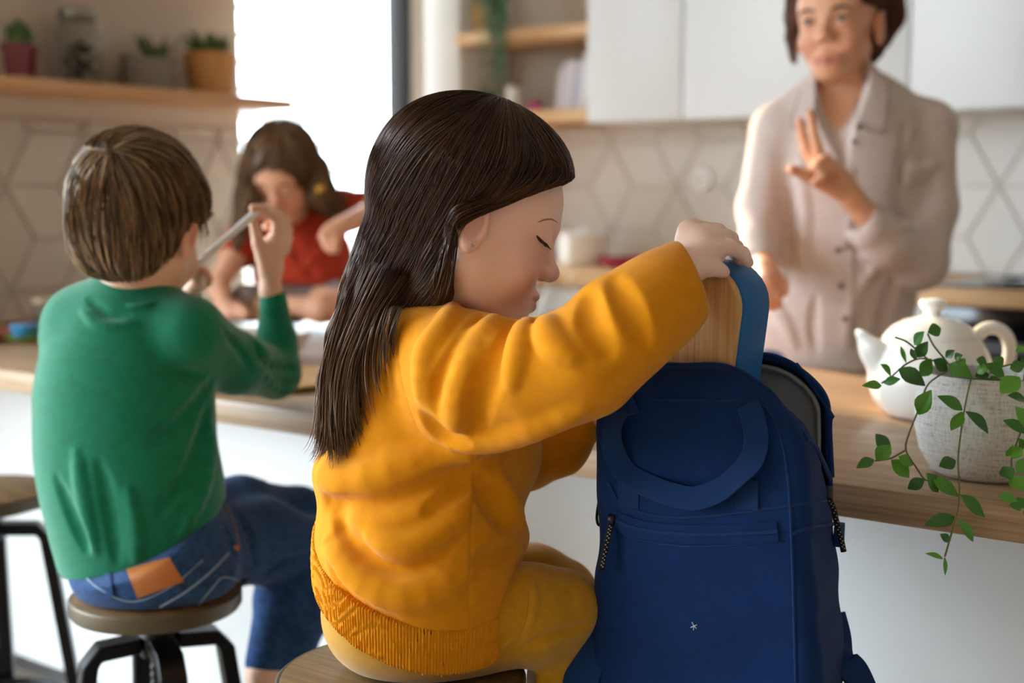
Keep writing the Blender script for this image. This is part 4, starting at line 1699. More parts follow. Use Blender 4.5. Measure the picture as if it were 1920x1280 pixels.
def stack_meshes(items):
    V, F, C, o = [], [], [], 0
    for v, f, c in items:
        V.append(v)
        F.append(f + o)
        C.append(c)
        o += len(v)
    return np.vstack(V), np.vstack(F), np.vstack(C)


def comb(S, px):
    """comb strokes given in pixels, dropped onto the hair's surface"""
    return [S.project(spline(np.array(s, float), 14)) for s in px]


def mixcol(a, b, t):
    a, b = np.array(lin(a)), np.array(lin(b))
    return a + (b - a) * t[:, None]



def seat_cut(S, c, r):
    """flatten what sits on a stool against the seat"""
    c = np.asarray(c, np.float32)

    def f(p):
        q = p - c
        return np.maximum(np.sqrt(q[:, 0] ** 2 + q[:, 1] ** 2) - (r + .012), np.maximum(q[:, 2] - .0015, -.06 - q[:, 2])).astype(np.float32)
    S.fn(f, .004, sub=True)


# ------------------------------------------------------------------ the girl in the orange sweater
GD = 1.40
yw, pt = math.radians(11), math.radians(15)
f0_ = RT * math.cos(yw) + FW * math.sin(yw)
gf = f0_ * math.cos(pt) - UP * math.sin(pt)
gu = UP * math.cos(pt) + f0_ * math.sin(pt)
GH = Head(P(866, 428, GD), gf, gu, 1.10)
girl = thing('person', 'girl with long brown hair in an orange sweater reaching into a navy backpack', 'person', (GST[0], GST[1], 0))

# body: one continuous surface
S = Sculpt()
GH.build(S)
S.chain([(852, 500, 1.41, 62), (815, 570, 1.42, 66), (800, 640, 1.43, 90), (800, 780, 1.43, 120), (790, 900, 1.43, 135), (785, 1080, 1.42, 140)], .03)
S.chain([(820, 650, 1.37, 55), (930, 710, 1.32, 48), (1090, 668, 1.265, 42), (1180, 610, 1.262, 36), (1262, 530, 1.295, 30), (1290, 500, 1.318, 30)], .02)
S.chain([(890, 680, 1.54, 52), (985, 850, 1.54, 40), (1060, 835, 1.51, 34), (1102, 794, 1.49, 22), (1104, 770, 1.50, 20)], .02)
for k in range(4):
    S.chain([(1098 + 3 * k, 762 - 2 * k, 1.49 + .012 * k, 9), (1104 + 3 * k, 738, 1.49 + .013 * k, 8), (1114 + k, 722, 1.49 + .013 * k, 7)], .004)
S.chain([(1092, 776, 1.485, 10), (1088, 756, 1.48, 8.5), (1094, 742, 1.478, 7)], .005)
S.chain([(880, 1165, 1.44, 60), (1000, 1148, 1.41, 54), (1064, 1132, 1.415, 40), (1018, 1290, 1.43, 34), (1000, 1480, 1.43, 26)], .03)
S.chain([(860, 1110, 1.52, 70), (1050, 1110, 1.58, 44), (1050, 1290, 1.58, 34), (1030, 1480, 1.58, 26)], .03)
# right hand over the lunch box
S.chain([(1285, 503, 1.316, 33), (1312, 478, 1.331, 38), (1332, 462, 1.343, 34)], .012)
S.pell(1308, 456, 1.346, 44, 34, 46, .012, -20)
fing = [[(1290, 432, 1.415, 20), (1300, 426, 1.435, 16), (1338, 432, 1.462, 14), (1352, 462, 1.474, 12)],
        [(1326, 438, 1.408, 19), (1345, 434, 1.43, 15), (1370, 448, 1.455, 14), (1378, 478, 1.462, 11)],
        [(1340, 448, 1.40, 18), (1362, 446, 1.418, 15.5), (1380, 464, 1.432, 13), (1386, 488, 1.436, 11)],
        [(1336, 468, 1.386, 17), (1366, 462, 1.394, 14.5), (1392, 475, 1.402, 12.5), (1403, 492, 1.408, 10)],
        [(1302, 500, 1.372, 20), (1330, 503, 1.376, 15), (1350, 506, 1.381, 12.5), (1358, 510, 1.384, 10.5)]]
fing = [[(u, v, d - .066, r) for u, v, d, r in f] for f in fing]
for f in fing:
    S.chain(f, .004)
tips = [(P(*f[-1][:3]), .008) for f in fing] + [(P(*f[1][:3]), .008) for f in fing]
seat_cut(S, GST, .134)
V, F = S.mesh(.0024)
gcol = GH.colors(V, '#f3d2c4', '#e0988c', '#c46c66', '#e39a8a', tips)
raw('body', V, F, SKIN, girl, col=gcol)
GS = S

# hair
H = Sculpt()
E_ = lambda c, r, k=.02: H.ell(GH.L(*c), np.array(r) * GH.s, (GH.X, GH.Y, GH.Z), k)
E_((0, -.008, .040), (.079, .096, .086))
E_((0, .040, .050), (.063, .047, .050), .02)
for q in (-1, 1):
    H.ell(GH.L(q * .028, .0, .066), np.array((.055, .085, .056)) * GH.s, (GH.X, GH.Y, GH.Z), .03)


def gwedge(p):
    x, y, z = GH.loc(p)
    # below the slanting hairline and in front of the ear, the face stays free
    a = z - (.012 + (y - .005) * .74)
    b = .000 - y - np.where(z < -.02, .018, 0)
    return (np.maximum(a, b) * GH.s).astype(np.float32)


H.fn(gwedge, .006, sub=True)
H.chain([(834, 455, 1.345, 24), (824, 490, 1.352, 30), (808, 540, 1.365, 32), (785, 575, 1.375, 24)], .02)
H.chain([(800, 400, 1.40, 98), (768, 480, 1.415, 92), (728, 560, 1.42, 82), (676, 640, 1.40, 54), (650, 720, 1.385, 44), (646, 790, 1.38, 36), (640, 825, 1.38, 22)], .02)
px = [[(872, 212), (790, 265), (735, 350), (690, 450), (650, 570), (614, 700), (610, 790), (636, 835)],
      [(900, 215), (850, 290), (800, 390), (750, 490), (700, 580), (660, 680), (645, 790)],
      [(930, 225), (900, 300), (865, 380), (840, 450), (800, 520), (740, 580), (690, 640), (672, 740)],
      [(960, 240), (962, 300), (930, 360), (890, 396), (858, 430), (835, 490)],
      [(1000, 262), (1018, 305), (990, 350), (930, 382), (890, 398)],
      [(1035, 295), (1050, 326), (1010, 356), (950, 384)]]
HVg, HFg = H.mesh(.0035)
rg = np.random.default_rng(3)
zt = lambda v: float(P(640, v, 1.4)[2])


def ghc(p, t):
    k = np.clip((zt(470) - p[:, 2]) / (zt(470) - zt(800)), 0, 1)
    c0 = mixcol('#1c0f08', '#5a3822', t ** 1.3)
    c1 = mixcol('#4a3526', '#9a7a60', t)
    return c0 + (c1 - c0) * (k ** 1.1)[:, None]


items = [(HVg, HFg, ghc(HVg, np.full(len(HVg), .15)))]
cs_ = comb(H, px)
items.append(strands(H, HVg, cs_, 6500, .15, .00062, ghc, rg, off=(.0, .003), step=.008))
# free ends over the back
def guides(gl, n, rad, colf, rng, spread, m=26):
    """strands blended between neighbouring guide curves (u, v, depth)"""
    G = [spline(np.array([P(*q) for q in g]), m) for g in gl]
    out = []
    for i in range(n):
        a = rng.uniform(0, len(G) - 1.001)
        k = int(a)
        f = a - k
        c = G[k] * (1 - f) + G[k + 1] * f
        j = rng.normal(0, spread, 3)
        s = np.linspace(0, 1, m)[:, None]
        c = c + j * (.4 + s) + rng.normal(0, spread * .6, 3) * np.sin(s * 5 + rng.uniform(0, 6))
        e = 1.0 - .30 * rng.uniform(0, 1) ** 2.0
        out.append(spline(c[:max(int(m * e), 4)], m))
    return tubes_from(np.array(out), rad * rng.uniform(.6, 1.3, n), colf, rng, tip=(.3, .05))


dh = 1.352
gl = [[(672, 480, 1.40), (642, 570, dh), (616, 660, dh), (606, 740, dh), (606, 800, dh), (597, 840, dh), (578, 862, dh)],
      [(690, 500, 1.36), (655, 590, dh), (628, 680, dh), (618, 760, dh), (620, 820, dh), (612, 862, dh)],
      [(715, 500, 1.35), (675, 590, dh - .005), (645, 680, dh - .005), (634, 760, dh - .005), (636, 830, dh), (640, 872, dh)],
      [(740, 510, 1.35), (695, 590, dh - .005), (662, 670, dh - .005), (652, 750, dh - .005), (658, 810, dh), (668, 850, dh)],
      [(765, 520, 1.35), (712, 590, dh - .005), (676, 660, dh - .005), (664, 730, dh - .005), (672, 790, dh), (692, 828, dh)]]
items.append(guides(gl, 900, .0007, ghc, rg, .004))
items.append(guides([[(705, 575, 1.345), (686, 640, 1.335), (680, 700, 1.335), (686, 760, 1.335), (700, 815, 1.335)], [(755, 575, 1.33), (745, 605, 1.325), (738, 640, 1.322), (737, 655, 1.322)]], 34, .0009, ghc, rg, .002))
# fine hairs at the hairline, by the ear and along the crown
items.append(guides([[(1046, 318, 1.385), (1020, 340, 1.365), (970, 366, 1.337), (915, 388, 1.316), (884, 402, 1.306), (862, 416, 1.304), (848, 448, 1.31)],
                     [(1050, 326, 1.385), (1012, 352, 1.36), (960, 376, 1.333), (905, 396, 1.310), (878, 406, 1.302), (858, 424, 1.303), (842, 466, 1.31)]], 120, .0006, ghc, rg, .0018))
items.append(guides([[(935, 372, 1.325), (905, 384, 1.308), (880, 392, 1.298), (860, 402, 1.296), (846, 424, 1.302), (838, 450, 1.308)], [(925, 362, 1.325), (895, 376, 1.306), (872, 384, 1.296), (853, 396, 1.296), (840, 420, 1.303), (832, 450, 1.308)]], 150, .0006, ghc, rg, .0018))
items.append(guides([[(1040, 305, 1.39), (1054, 322, 1.39), (1057, 336, 1.39), (1058, 350, 1.39)], [(1036, 300, 1.38), (1052, 322, 1.385), (1054, 338, 1.385), (1050, 350, 1.38)]], 14, .0005, ghc, rg, .0015))
items.append(guides([[(858, 425, 1.318), (850, 455, 1.318), (842, 490, 1.32), (838, 530, 1.33), (830, 560, 1.35)], [(848, 430, 1.313), (836, 465, 1.312), (828, 505, 1.32), (812, 540, 1.33), (795, 560, 1.35)]], 110, .0009, ghc, rg, .003))
V, F, C = stack_meshes(items)
raw('hair', V, F, HAIRM, girl, col=C)

# brows, lashes, earring, hair clip
DARKH = M('dark_hair_fibre', '#2a1a14', .6)
s = GS.project(spline([(1008, 417), (1020, 412), (1034, 411), (1045, 417)], 12), .0001)
tube('eyebrow', s, [.0003, .0006, .0008, .0009, .0009, .0009, .0009, .0008, .0008, .0006, .0005, .0003], M('soft_brow', '#a3776a', .8), girl, 6)
s = GS.project(spline([(1006, 441), (1012, 449), (1019, 455), (1027, 459)], 12), .0004)
tube('eyelid_line', s, [.0004, .0010, .0015, .0017, .0018, .0018, .0018, .0017, .0016, .0014, .001, .0005], DARKH, girl, 6)
parts = []
for i in range(16):
    b = spline([(1007, 443), (1013, 450), (1019, 455.5), (1027, 459)], 16)[i]
    a = GS.project([b], .0006)[0]
    t_ = a + RT * .0045 - UP * (.0045 + .001 * math.sin(i)) - FW * .002
    parts.append(tube_vf(spline([a, (a + t_) / 2 - UP * .0012, t_], 5), [.0004, .0004, .0003, .0002, .0001], 4))
V, F = join_vf(parts)
raw('eyelashes', V, F, DARKH, girl)
GOLD = M('gold', '#d2a24a', .25, 1.0)
SILV = M('silver', '#b9b4b0', .25, 1.0)
e0 = GS.project([(887, 461)], .0012)[0]
tube('earring', [e0 + RT * a + UP * b - FW * c for a, b, c in ((-.0018, .0016, .0), (0, .0026, .001), (.0016, .0012, .001), (.0002, -.0006, .001), (-.001, -.0024, .001), (.0016, -.0030, .0005))], .0006, SILV, girl, 6, 20, label='tiny silver earring')
c0 = H.project([(893, 382)], .003)[0]
lathe('hair_pin', [(0, -.003), (.0018, -.002), (.0022, 0), (.0018, .002), (0, .003)], c0, GOLD, girl, 12, RT * .4 + UP, label='small gold hair pin above the ear')

# sweater
ORANGE = fabric('mustard_fleece', '#d98d0c', '#d28409', 1300, .95, .12, .3)
T = Sculpt()
tor = [(790, 600, 1.43, 72), (792, 680, 1.43, 124), (792, 780, 1.43, 150), (795, 880, 1.43, 172), (786, 980, 1.43, 176), (782, 1060, 1.42, 177), (782, 1180, 1.42, 184)]
T.chain(tor, .03)
T.chain([(880, 655, 1.53, 82), (960, 800, 1.56, 70)], .03)
T.pell(928, 846, 1.46, 86, 82, 90, .04)
T.pell(945, 1004, 1.45, 40, 24, 60, .03)
T.pell(640, 885, 1.41, 46, 42, 80, .03)
T.chain([(812, 665, 1.37, 98), (890, 716, 1.335, 122), (1000, 711, 1.29, 98), (1095, 678, 1.265, 96), (1180, 606, 1.258, 88), (1240, 560, 1.275, 78), (1284, 522, 1.295, 72)], .028)
T.chain([(930, 760, 1.56, 80), (985, 850, 1.545, 62), (1050, 838, 1.51, 46), (1092, 800, 1.49, 36)], .025)
T.pell(1062, 640, 1.265, 30, 46, 40, .015, -30)
T.pell(1130, 572, 1.265, 36, 34, 50, .02, 25)
# hem plane
hc = P(782, 1082, 1.42)
hn = nrm(UP * math.cos(math.radians(26)) - FW * math.sin(math.radians(26)) + RT * .24)
hem_lo = hc - hn * .006
hem_hi = hc + hn * .016
base_ops = list(T.ops)
# folds
st = T.stroke
st([(610, 895), (660, 905), (740, 880), (820, 862), (880, 850)], 31, 10.1)
st([(615, 945), (680, 968), (760, 950), (830, 915), (880, 885)], 28, -10.1)
st([(640, 955), (650, 1000), (685, 1045), (735, 1068), (800, 1050), (850, 1010)], 26, -11.7)
st([(660, 965), (710, 985), (780, 965), (850, 925)], 26, 7.8)
st([(700, 1010), (760, 1025), (820, 1000), (878, 950)], 24, 7.8)
st([(620, 1020), (660, 1075), (720, 1110), (800, 1110), (870, 1080)], 28, 7.8)
st([(800, 960), (840, 930), (885, 905)], 16, -5.5)
st([(905, 900), (925, 940), (950, 985)], 19, -7.0)
st([(930, 880), (955, 940), (975, 985)], 16, 4.7)
st([(895, 1050), (930, 1040), (965, 1030)], 16, -5.5)
st([(612, 1060), (640, 1110), (690, 1150), (760, 1175)], 14, -3.9)
# sleeve
st([(905, 590), (870, 640), (830, 700), (815, 760)], 22, -7.2)
st([(850, 575), (830, 620), (800, 665), (790, 740)], 22, 7.2)
st([(925, 600), (890, 660), (862, 740), (855, 810)], 25, 8.0)
st([(965, 600), (930, 660), (900, 740), (890, 820)], 22, -7.2)
st([(1000, 598), (1002, 632), (1022, 664)], 13, -11)
st([(985, 605), (975, 660), (960, 720)], 22, 6.4)
st([(1022, 604), (1038, 645), (1075, 672)], 24, 4)
st([(1098, 550), (1106, 600), (1140, 660)], 24, -4)
st([(1150, 520), (1180, 570), (1210, 640)], 25, -4.8)
st([(850, 830), (930, 820), (1010, 795), (1090, 765)], 25, 4.8)
st([(790, 780), (820, 815), (870, 835)], 17, -6.4)
# seams
sea = lambda q, r=3.0, h=-2.2: T.stroke(q, r, h, 2.0, 22)
sea([(778, 560), (755, 600), (745, 645), (752, 710), (770, 770), (788, 812), (825, 838), (880, 852)])
T.stroke([(888, 856), (890, 900), (886, 970), (884, 1040), (880, 1100), (882, 1165)], 3.2, -2.4, 2.0, 22)
T.plane(hem_hi, -hn, .004)
# hollow at cuffs and neck so that arms and neck come out of openings
T.chain([(1306, 500, 1.312, 50), (1345, 458, 1.35, 62)], .006, sub=True)
T.plane(P(1288, 500, 1.31), RT * .93 + UP * .36, .006)
T.chain([(1108, 778, 1.49, 26), (1116, 745, 1.50, 36)], .004, sub=True)
T.chain([(858, 500, 1.41, 66), (838, 560, 1.42, 60)], .008, sub=True)
rn = lambda p: ((np.sin(p[:, 0] * 60 + np.sin(p[:, 2] * 45) * 1.5) * np.sin(p[:, 2] * 52 + p[:, 1] * 41)) * .0016).astype(np.float32)
o_ops = T.ops
T.fn(lambda p: np.full(len(p), -9, np.float32), 0, inter=True)
sw = T.obj('sweater', .0028, ORANGE, girl)
ang_o = P(782, 1100, 1.42)


def ribf(p):
    q = p - ang_o
    a = np.arctan2(q @ FW, q @ RT)
    return (np.sin(a * 210) * .0011).astype(np.float32)


# ribbed waistband: the same torso, a touch tighter, between two planes, with knitted ribs
RB = Sculpt()
RB.ops = list(base_ops[:len(tor) - 1])


class Rib(Sculpt):
    def ev(self, p, sel=None):
        return Sculpt.ev(self, p, sel) + ribf(p) - .002


RB = Rib()
RB.ops = list(base_ops[:len(tor) - 1])
RB.plane(hem_hi + hn * .0035, hn, .002)
RB.plane(hc - hn * .019, -hn, .003)
RB.obj('ribbed_hem', .0016, ORANGE, sw)
# cuff bands
CF = Sculpt()
CF.chain([(1268, 530, 1.335, 66), (1292, 506, 1.352, 63)], .004)
# trousers
MUST = fabric('mustard_cotton', '#b98612', '#b07d10', 1600, .9, .3, .25)
Q = Sculpt()
Q.pell(784, 1140, 1.42, 166, 90, 150, .03)
Q.pell(722, 1146, 1.42, 108, 96, 130, .03)
Q.pell(800, 1192, 1.415, 166, 84, 136, .03)
Q.chain([(880, 1165, 1.43, 90), (1000, 1148, 1.405, 84), (1066, 1132, 1.41, 54)], .03)
Q.chain([(860, 1110, 1.53, 96), (1000, 1108, 1.56, 80), (1060, 1112, 1.58, 54)], .03)
Q.chain([(1066, 1134, 1.412, 52), (1018, 1290, 1.43, 44), (1000, 1480, 1.43, 36)], .02)
Q.chain([(1060, 1112, 1.58, 52), (1055, 1290, 1.58, 44), (1035, 1470, 1.58, 36)], .02)
Q.stroke([(985, 1080), (972, 1130), (950, 1180), (920, 1215)], 7, -4)
Q.stroke([(1000, 1090), (1000, 1140), (985, 1190)], 9, 4)
Q.stroke([(650, 1150), (700, 1215), (770, 1250), (850, 1255)], 7, -4)
Q.stroke([(985, 1215), (1040, 1190), (1100, 1172)], 10, -5)
Q.stroke([(647, 1130), (645, 1160), (642, 1185)], 4, -3)
seat_cut(Q, GST, .134)
tr = Q.obj('trousers', .003, MUST, girl)
s = Q.project(spline([(900, 1212), (930, 1225), (965, 1200), (985, 1160), (990, 1110)], 16), .0004)
tube('pocket_seam', s, .0012, MUST, tr, 6)
# ------------------------------------------------------------------ the boy in the green top
BD = 1.85
th, pt = math.radians(15), math.radians(8)
bf0 = FW * math.cos(th) + RT * math.sin(th)
BHd = Head(P(261, 440, BD), bf0 * math.cos(pt) - UP * math.sin(pt), UP * math.cos(pt) + bf0 * math.sin(pt) + RT * .04, 1.05, ear=.95)
boy = thing('person', 'boy in a green long-sleeved top and jeans seen from behind, eating with a spoon', 'person', (BST[0], BST[1], 0))
S = Sculpt()
BHd.build(S)
S.chain([(258, 480, 1.855, 58), (250, 560, 1.86, 60), (245, 640, 1.87, 95), (240, 800, 1.87, 110), (260, 960, 1.87, 110), (275, 1060, 1.87, 105)], .03)
S.chain([(345, 615, 1.84, 50), (440, 678, 1.95, 38), (514, 706, 2.06, 34), (518, 610, 2.06, 23), (507, 545, 2.05, 19)], .015)
S.chain([(507, 545, 2.05, 19), (507, 505, 2.045, 21), (514, 462, 2.045, 24)], .010)
S.chain([(150, 620, 1.88, 48), (150, 720, 2.02, 36), (320, 600, 2.03, 26), (368, 530, 2.0, 15)], .02)
S.chain([(340, 1040, 1.87, 66), (490, 1010, 2.02, 56), (590, 1035, 2.09, 44), (560, 1150, 2.05, 36), (528, 1300, 2.0, 26)], .03)
S.chain([(300, 1000, 1.95, 60), (450, 960, 2.06, 46), (560, 965, 2.18, 38), (520, 1150, 2.05, 28), (492, 1262, 1.98, 24), (488, 1330, 1.97, 24)], .03)
bfing = [[(499, 505, 2.035, 15), (484, 455, 2.02, 11.5), (475, 412, 2.008, 9)],
         [(520, 448, 2.04, 14), (521, 408, 2.03, 11.5), (497, 393, 2.012, 10.5), (476, 391, 2.0, 9)],
         [(530, 450, 2.05, 13.5), (533, 416, 2.05, 11.5), (509, 400, 2.04, 10.5), (482, 404, 2.02, 8.5)],
         [(533, 458, 2.06, 13), (537, 430, 2.07, 11), (517, 416, 2.065, 10), (500, 424, 2.05, 8.5)],
         [(532, 468, 2.07, 12), (538, 446, 2.085, 10), (522, 436, 2.085, 9), (508, 444, 2.07, 8)],
         [(370, 525, 1.995, 12), (382, 512, 1.985, 9.5), (375, 503, 1.975, 8.5)],
         [(374, 530, 2.0, 11), (388, 520, 1.99, 9), (384, 508, 1.98, 8)],
         [(374, 536, 2.0, 10), (388, 530, 1.995, 8.5), (390, 520, 1.985, 7.5)],
         [(366, 520, 1.99, 11), (364, 508, 1.975, 9), (366, 500, 1.965, 8)]]
for f in bfing:
    S.chain(f, .004)
tips = [(P(*f[-1][:3]), .010) for f in bfing]
seat_cut(S, BST, .119)
V, F = S.mesh(.0032)
raw('body', V, F, SKIN, boy, col=BHd.colors(V, '#e6bda2', '#d68a78', '#b25e58', '#d9775e', tips))
BSk = S

H = Sculpt()
for c, r, k in (((0, -.010, .042), (.084, .100, .088), .02), ((0, -.050, -.016), (.060, .050, .056), .03), ((0, .040, .064), (.064, .054, .050), .02), ((.01, -.035, .075), (.066, .06, .052), .03)):
    H.ell(BHd.L(*c), np.array(r) * BHd.s, (BHd.X, BHd.Y, BHd.Z), k)


def bwedge(p):
    x, y, z = BHd.loc(p)
    a = np.maximum(z - np.where(y > .03, .055, .022), -.014 - y)
    b = np.maximum(z - (-.064 - .10 * (y + .05)), -9)
    return (np.minimum(a, b) * BHd.s).astype(np.float32)


H.fn(bwedge, .006, sub=True)
HV, HF = H.mesh(.004)
rb = np.random.default_rng(8)


def bhc(p, t):
    return mixcol('#352417', '#a88661', t ** 1.3)


px = [[(214, 288), (262, 260), (322, 288), (368, 346), (384, 425)], [(216, 296), (232, 380), (238, 450), (240, 510)], [(206, 290), (168, 318), (148, 380), (158, 450), (186, 500)],
      [(225, 288), (280, 318), (312, 400), (312, 505)], [(232, 282), (308, 302), (350, 380), (352, 440)], [(212, 284), (218, 262), (255, 247)], [(210, 298), (192, 360), (192, 440), (206, 505)],
      [(218, 294), (255, 350), (275, 430), (276, 512)]]
items = [(HV, HF, bhc(HV, np.full(len(HV), .35)))]
items.append(strands(H, HV, comb(H, px), 4200, .085, .00105, bhc, rb, off=(-.0005, .0085), step=.007))
V, F, C = stack_meshes(items)
raw('hair', V, F, HAIRM, boy, col=C)

GREEN = fabric('green_jersey', '#037253', '#03684a', 1200, .75, .3, .2)
T = Sculpt()
tor = [(250, 590, 1.86, 82), (240, 660, 1.87, 146), (234, 750, 1.87, 158), (236, 850, 1.87, 158), (252, 930, 1.87, 158), (266, 1010, 1.87, 150), (272, 1080, 1.87, 146)]
T.chain(tor, .03, flat=(FW, .80))
T.chain([(150, 600, 1.875, 56), (150, 715, 2.0, 52), (320, 602, 2.03, 36), (352, 560, 2.02, 26)], .03)
T.chain([(240, 580, 1.86, 58), (150, 612, 1.875, 62)], .03)
T.chain([(262, 580, 1.855, 58), (352, 625, 1.84, 66), (440, 680, 1.945, 56), (514, 698, 2.055, 46), (519, 640, 2.06, 34), (512, 560, 2.055, 26)], .02)
st = T.stroke
st([(395, 720), (370, 760), (330, 800), (280, 830)], 14, -7)
st([(392, 760), (380, 820), (350, 890), (300, 960)], 14, -8)
st([(393, 800), (392, 860), (375, 930), (340, 1000)], 12, 7)
st([(380, 705), (340, 700), (300, 705)], 10, -4)
st([(145, 850), (162, 940), (180, 1030)], 15, 4)
st([(185, 870), (203, 960), (218, 1050)], 15, -3.5)
st([(105, 900), (135, 980), (160, 1030)], 13, -3)
st([(242, 920), (256, 990), (256, 1050)], 14, 3.5)
st([(420, 620), (450, 655), (470, 690)], 9, -5)
st([(482, 652), (500, 680), (530, 690), (556, 690)], 9, -6)
st([(478, 640), (492, 660), (510, 668)], 8, 5)
st([(490, 700), (520, 730), (548, 725)], 9, 4)
st([(165, 560), (200, 585), (240, 590)], 9, -4)
st([(155, 585), (190, 612), (250, 610)], 9, 4)
bhn = nrm(UP * math.cos(math.radians(24)) - FW * math.sin(math.radians(24)) - RT * .34)
bhc_ = P(268, 996, 1.87)
T.plane(bhc_, -bhn, .003)
T.chain([(508, 540, 2.05, 22), (506, 500, 2.05, 34)], .004, sub=True)
T.chain([(258, 500, 1.855, 62), (254, 548, 1.858, 60)], .006, sub=True)
gt_ = T.obj('long_sleeved_top', .0034, GREEN, boy)
nk = [P(254 + 64 * math.cos(a), 556 - 18 * math.sin(a) - 4 * math.cos(a), 1.858 + math.sin(a) * .062) for a in np.linspace(0, 2 * math.pi, 40)]
tube('neck_binding', nk, .0045, GREEN, gt_, 8)

DENIM = fabric('blue_denim', '#2c4d7c', '#20395f', 1700, .85, .1, .4)
Q = Sculpt()
Q.pell(278, 1068, 1.84, 140, 70, 120, .03)
Q.pell(300, 1080, 1.83, 144, 62, 110, .03)
Q.chain([(276, 960, 1.86, 134), (282, 1050, 1.85, 140)], .02, flat=(FW, .84))
Q.chain([(350, 1045, 1.87, 84), (490, 1012, 2.02, 72), (592, 1030, 2.09, 58)], .03)
Q.chain([(592, 1030, 2.09, 54), (568, 1150, 2.05, 46), (545, 1236, 2.02, 42)], .02)
Q.chain([(330, 990, 1.97, 72), (450, 958, 2.08, 60), (560, 962, 2.18, 48)], .03)
Q.chain([(560, 962, 2.18, 46), (520, 1120, 2.05, 40), (496, 1240, 1.985, 36)], .02)
Q.stroke([(440, 950), (470, 1000), (480, 1060)], 10, -5)
Q.stroke([(500, 1075), (540, 1050), (590, 1045)], 9, -5)
Q.stroke([(420, 980), (440, 1040), (430, 1085)], 8, 4)
wn = bhn
Q.plane(bhc_ + wn * .004, wn, .004)
Q.chain([(544, 1250, 2.02, 36), (540, 1300, 2.02, 44)], .004, sub=True)
Q.chain([(495, 1254, 1.985, 30), (492, 1300, 1.985, 38)], .004, sub=True)
seat_cut(Q, BST, .119)
jn = Q.obj('jeans', .0034, DENIM, boy)
ORST = M('tan_topstitch', '#9b6a3c', .7)


def patch(name, S, quad, off, mat, parent, n=9, th=.0015, **kw):
    """small flat piece laid on a sculpted surface; quad = four pixel corners"""
    q = np.array(quad, float)
    uv = []
    for i in range(n):
        for j in range(n):
            a, b = i / (n - 1), j / (n - 1)
            uv.append((q[0] * (1 - a) + q[1] * a) * (1 - b) + (q[3] * (1 - a) + q[2] * a) * b)
    dep = S.march(uv)
    med = np.median(dep)
    dep = np.clip(dep, med - .05, med + .05)
    top = [P(u, v, d - off - th) for (u, v), d in zip(uv, dep)]
    bot = [P(u, v, d + .002) for (u, v), d in zip(uv, dep)]
    V = top + bot
    N_ = n * n
    F = []
    for i in range(n - 1):
        for j in range(n - 1):
            a = i * n + j
            F.append((a, a + 1, a + n + 1, a + n))
            F.append((N_ + a, N_ + a + n, N_ + a + n + 1, N_ + a + 1))
    rim = [i for i in range(n)] + [i * n + n - 1 for i in range(1, n)] + [(n - 1) * n + j for j in range(n - 2, -1, -1)] + [i * n for i in range(n - 2, 0, -1)]
    for k in range(len(rim)):
        a, b = rim[k], rim[(k + 1) % len(rim)]
        F.append((a, N_ + a, N_ + b, b))
    o = raw(name, V, F, mat, parent, **kw)
    o.data.set_sharp_from_angle(angle=math.radians(50))
    return o


LEATH = M('tan_leather', '#a8642c', .5)
patch('leather_patch', Q, [(236, 1066), (317, 1044), (345, 1090), (258, 1122)], .0008, LEATH, jn, label='tan leather patch on the waistband')
patch('belt_loop', Q, [(192, 1052), (204, 1056), (212, 1118), (198, 1114)], .003, DENIM, jn)
patch('belt_loop', Q, [(328, 1030), (345, 1022), (366, 1062), (350, 1070)], .003, DENIM, jn)


def line_on(name, S, pts, r, mat, parent, off=.0006, n=24):
    return tube(name, S.project(spline(pts, n), off), r, mat, parent, 6)


DST = M('pale_denim_thread', '#8494ac', .7)
line_on('yoke_seam', Q, [(300, 1138), (350, 1108), (395, 1072), (430, 1036)], .0014, DST, jn)
line_on('pocket_seam', Q, [(372, 1134), (400, 1100), (420, 1082), (460, 1092), (500, 1104)], .0011, DST, jn)
line_on('waist_seam', Q, [(150, 1072), (190, 1106), (250, 1128), (320, 1100), (380, 1050)], .0010, DST, jn)
line_on('hip_pocket_seam', Q, [(425, 945), (440, 985), (450, 1030)], .0011, ORST, jn)
rv = Q.project([(443, 1028)], .001)[0]
lathe('rivet', [(0, 0), (.0045, 0), (.004, .0015), (.002, .0025), (0, .0025)], rv, M('copper', '#b8754a', .3, 1.0), jn, 14, -FW, label='copper rivet')

# spoon
SPO = M('pale_spoon_plastic', '#f0eeec', .35)
spn = thing('spoon', 'long pale spoon held up by the boy in green', 'spoon', P(420, 450, 1.97))
a, b = P(479, 399, 2.0), P(364, 500, 1.945)
tube('handle', [a + (a - b) * .06, a, a * .5 + b * .5, b, b + (b - a) * .08], [.0035, .0062, .0056, .0048, .0022], SPO, spn, 10, 30, flat=.75)
S = Sculpt()
c = P(332, 517, 1.925)
ax = nrm(b - a)
nn_ = nrm(UP * .8 + RT * .25 - FW * .35)
nn_ = nrm(nn_ - ax * (nn_ @ ax))
S.ell(c, (.021, .0135, .0085), (ax, np.cross(nn_, ax), nn_), .002)
S.ell(c + nn_ * .0045, (.0195, .0122, .0085), (ax, np.cross(nn_, ax), nn_), .001, True)
S.plane(c + nn_ * .002, nn_, .001)
S.cap(b + (b - a) * .06, c - ax * .016 - nn_ * .001, .0022, .0024, .004)
S.obj('bowl', .0009, SPO, spn)

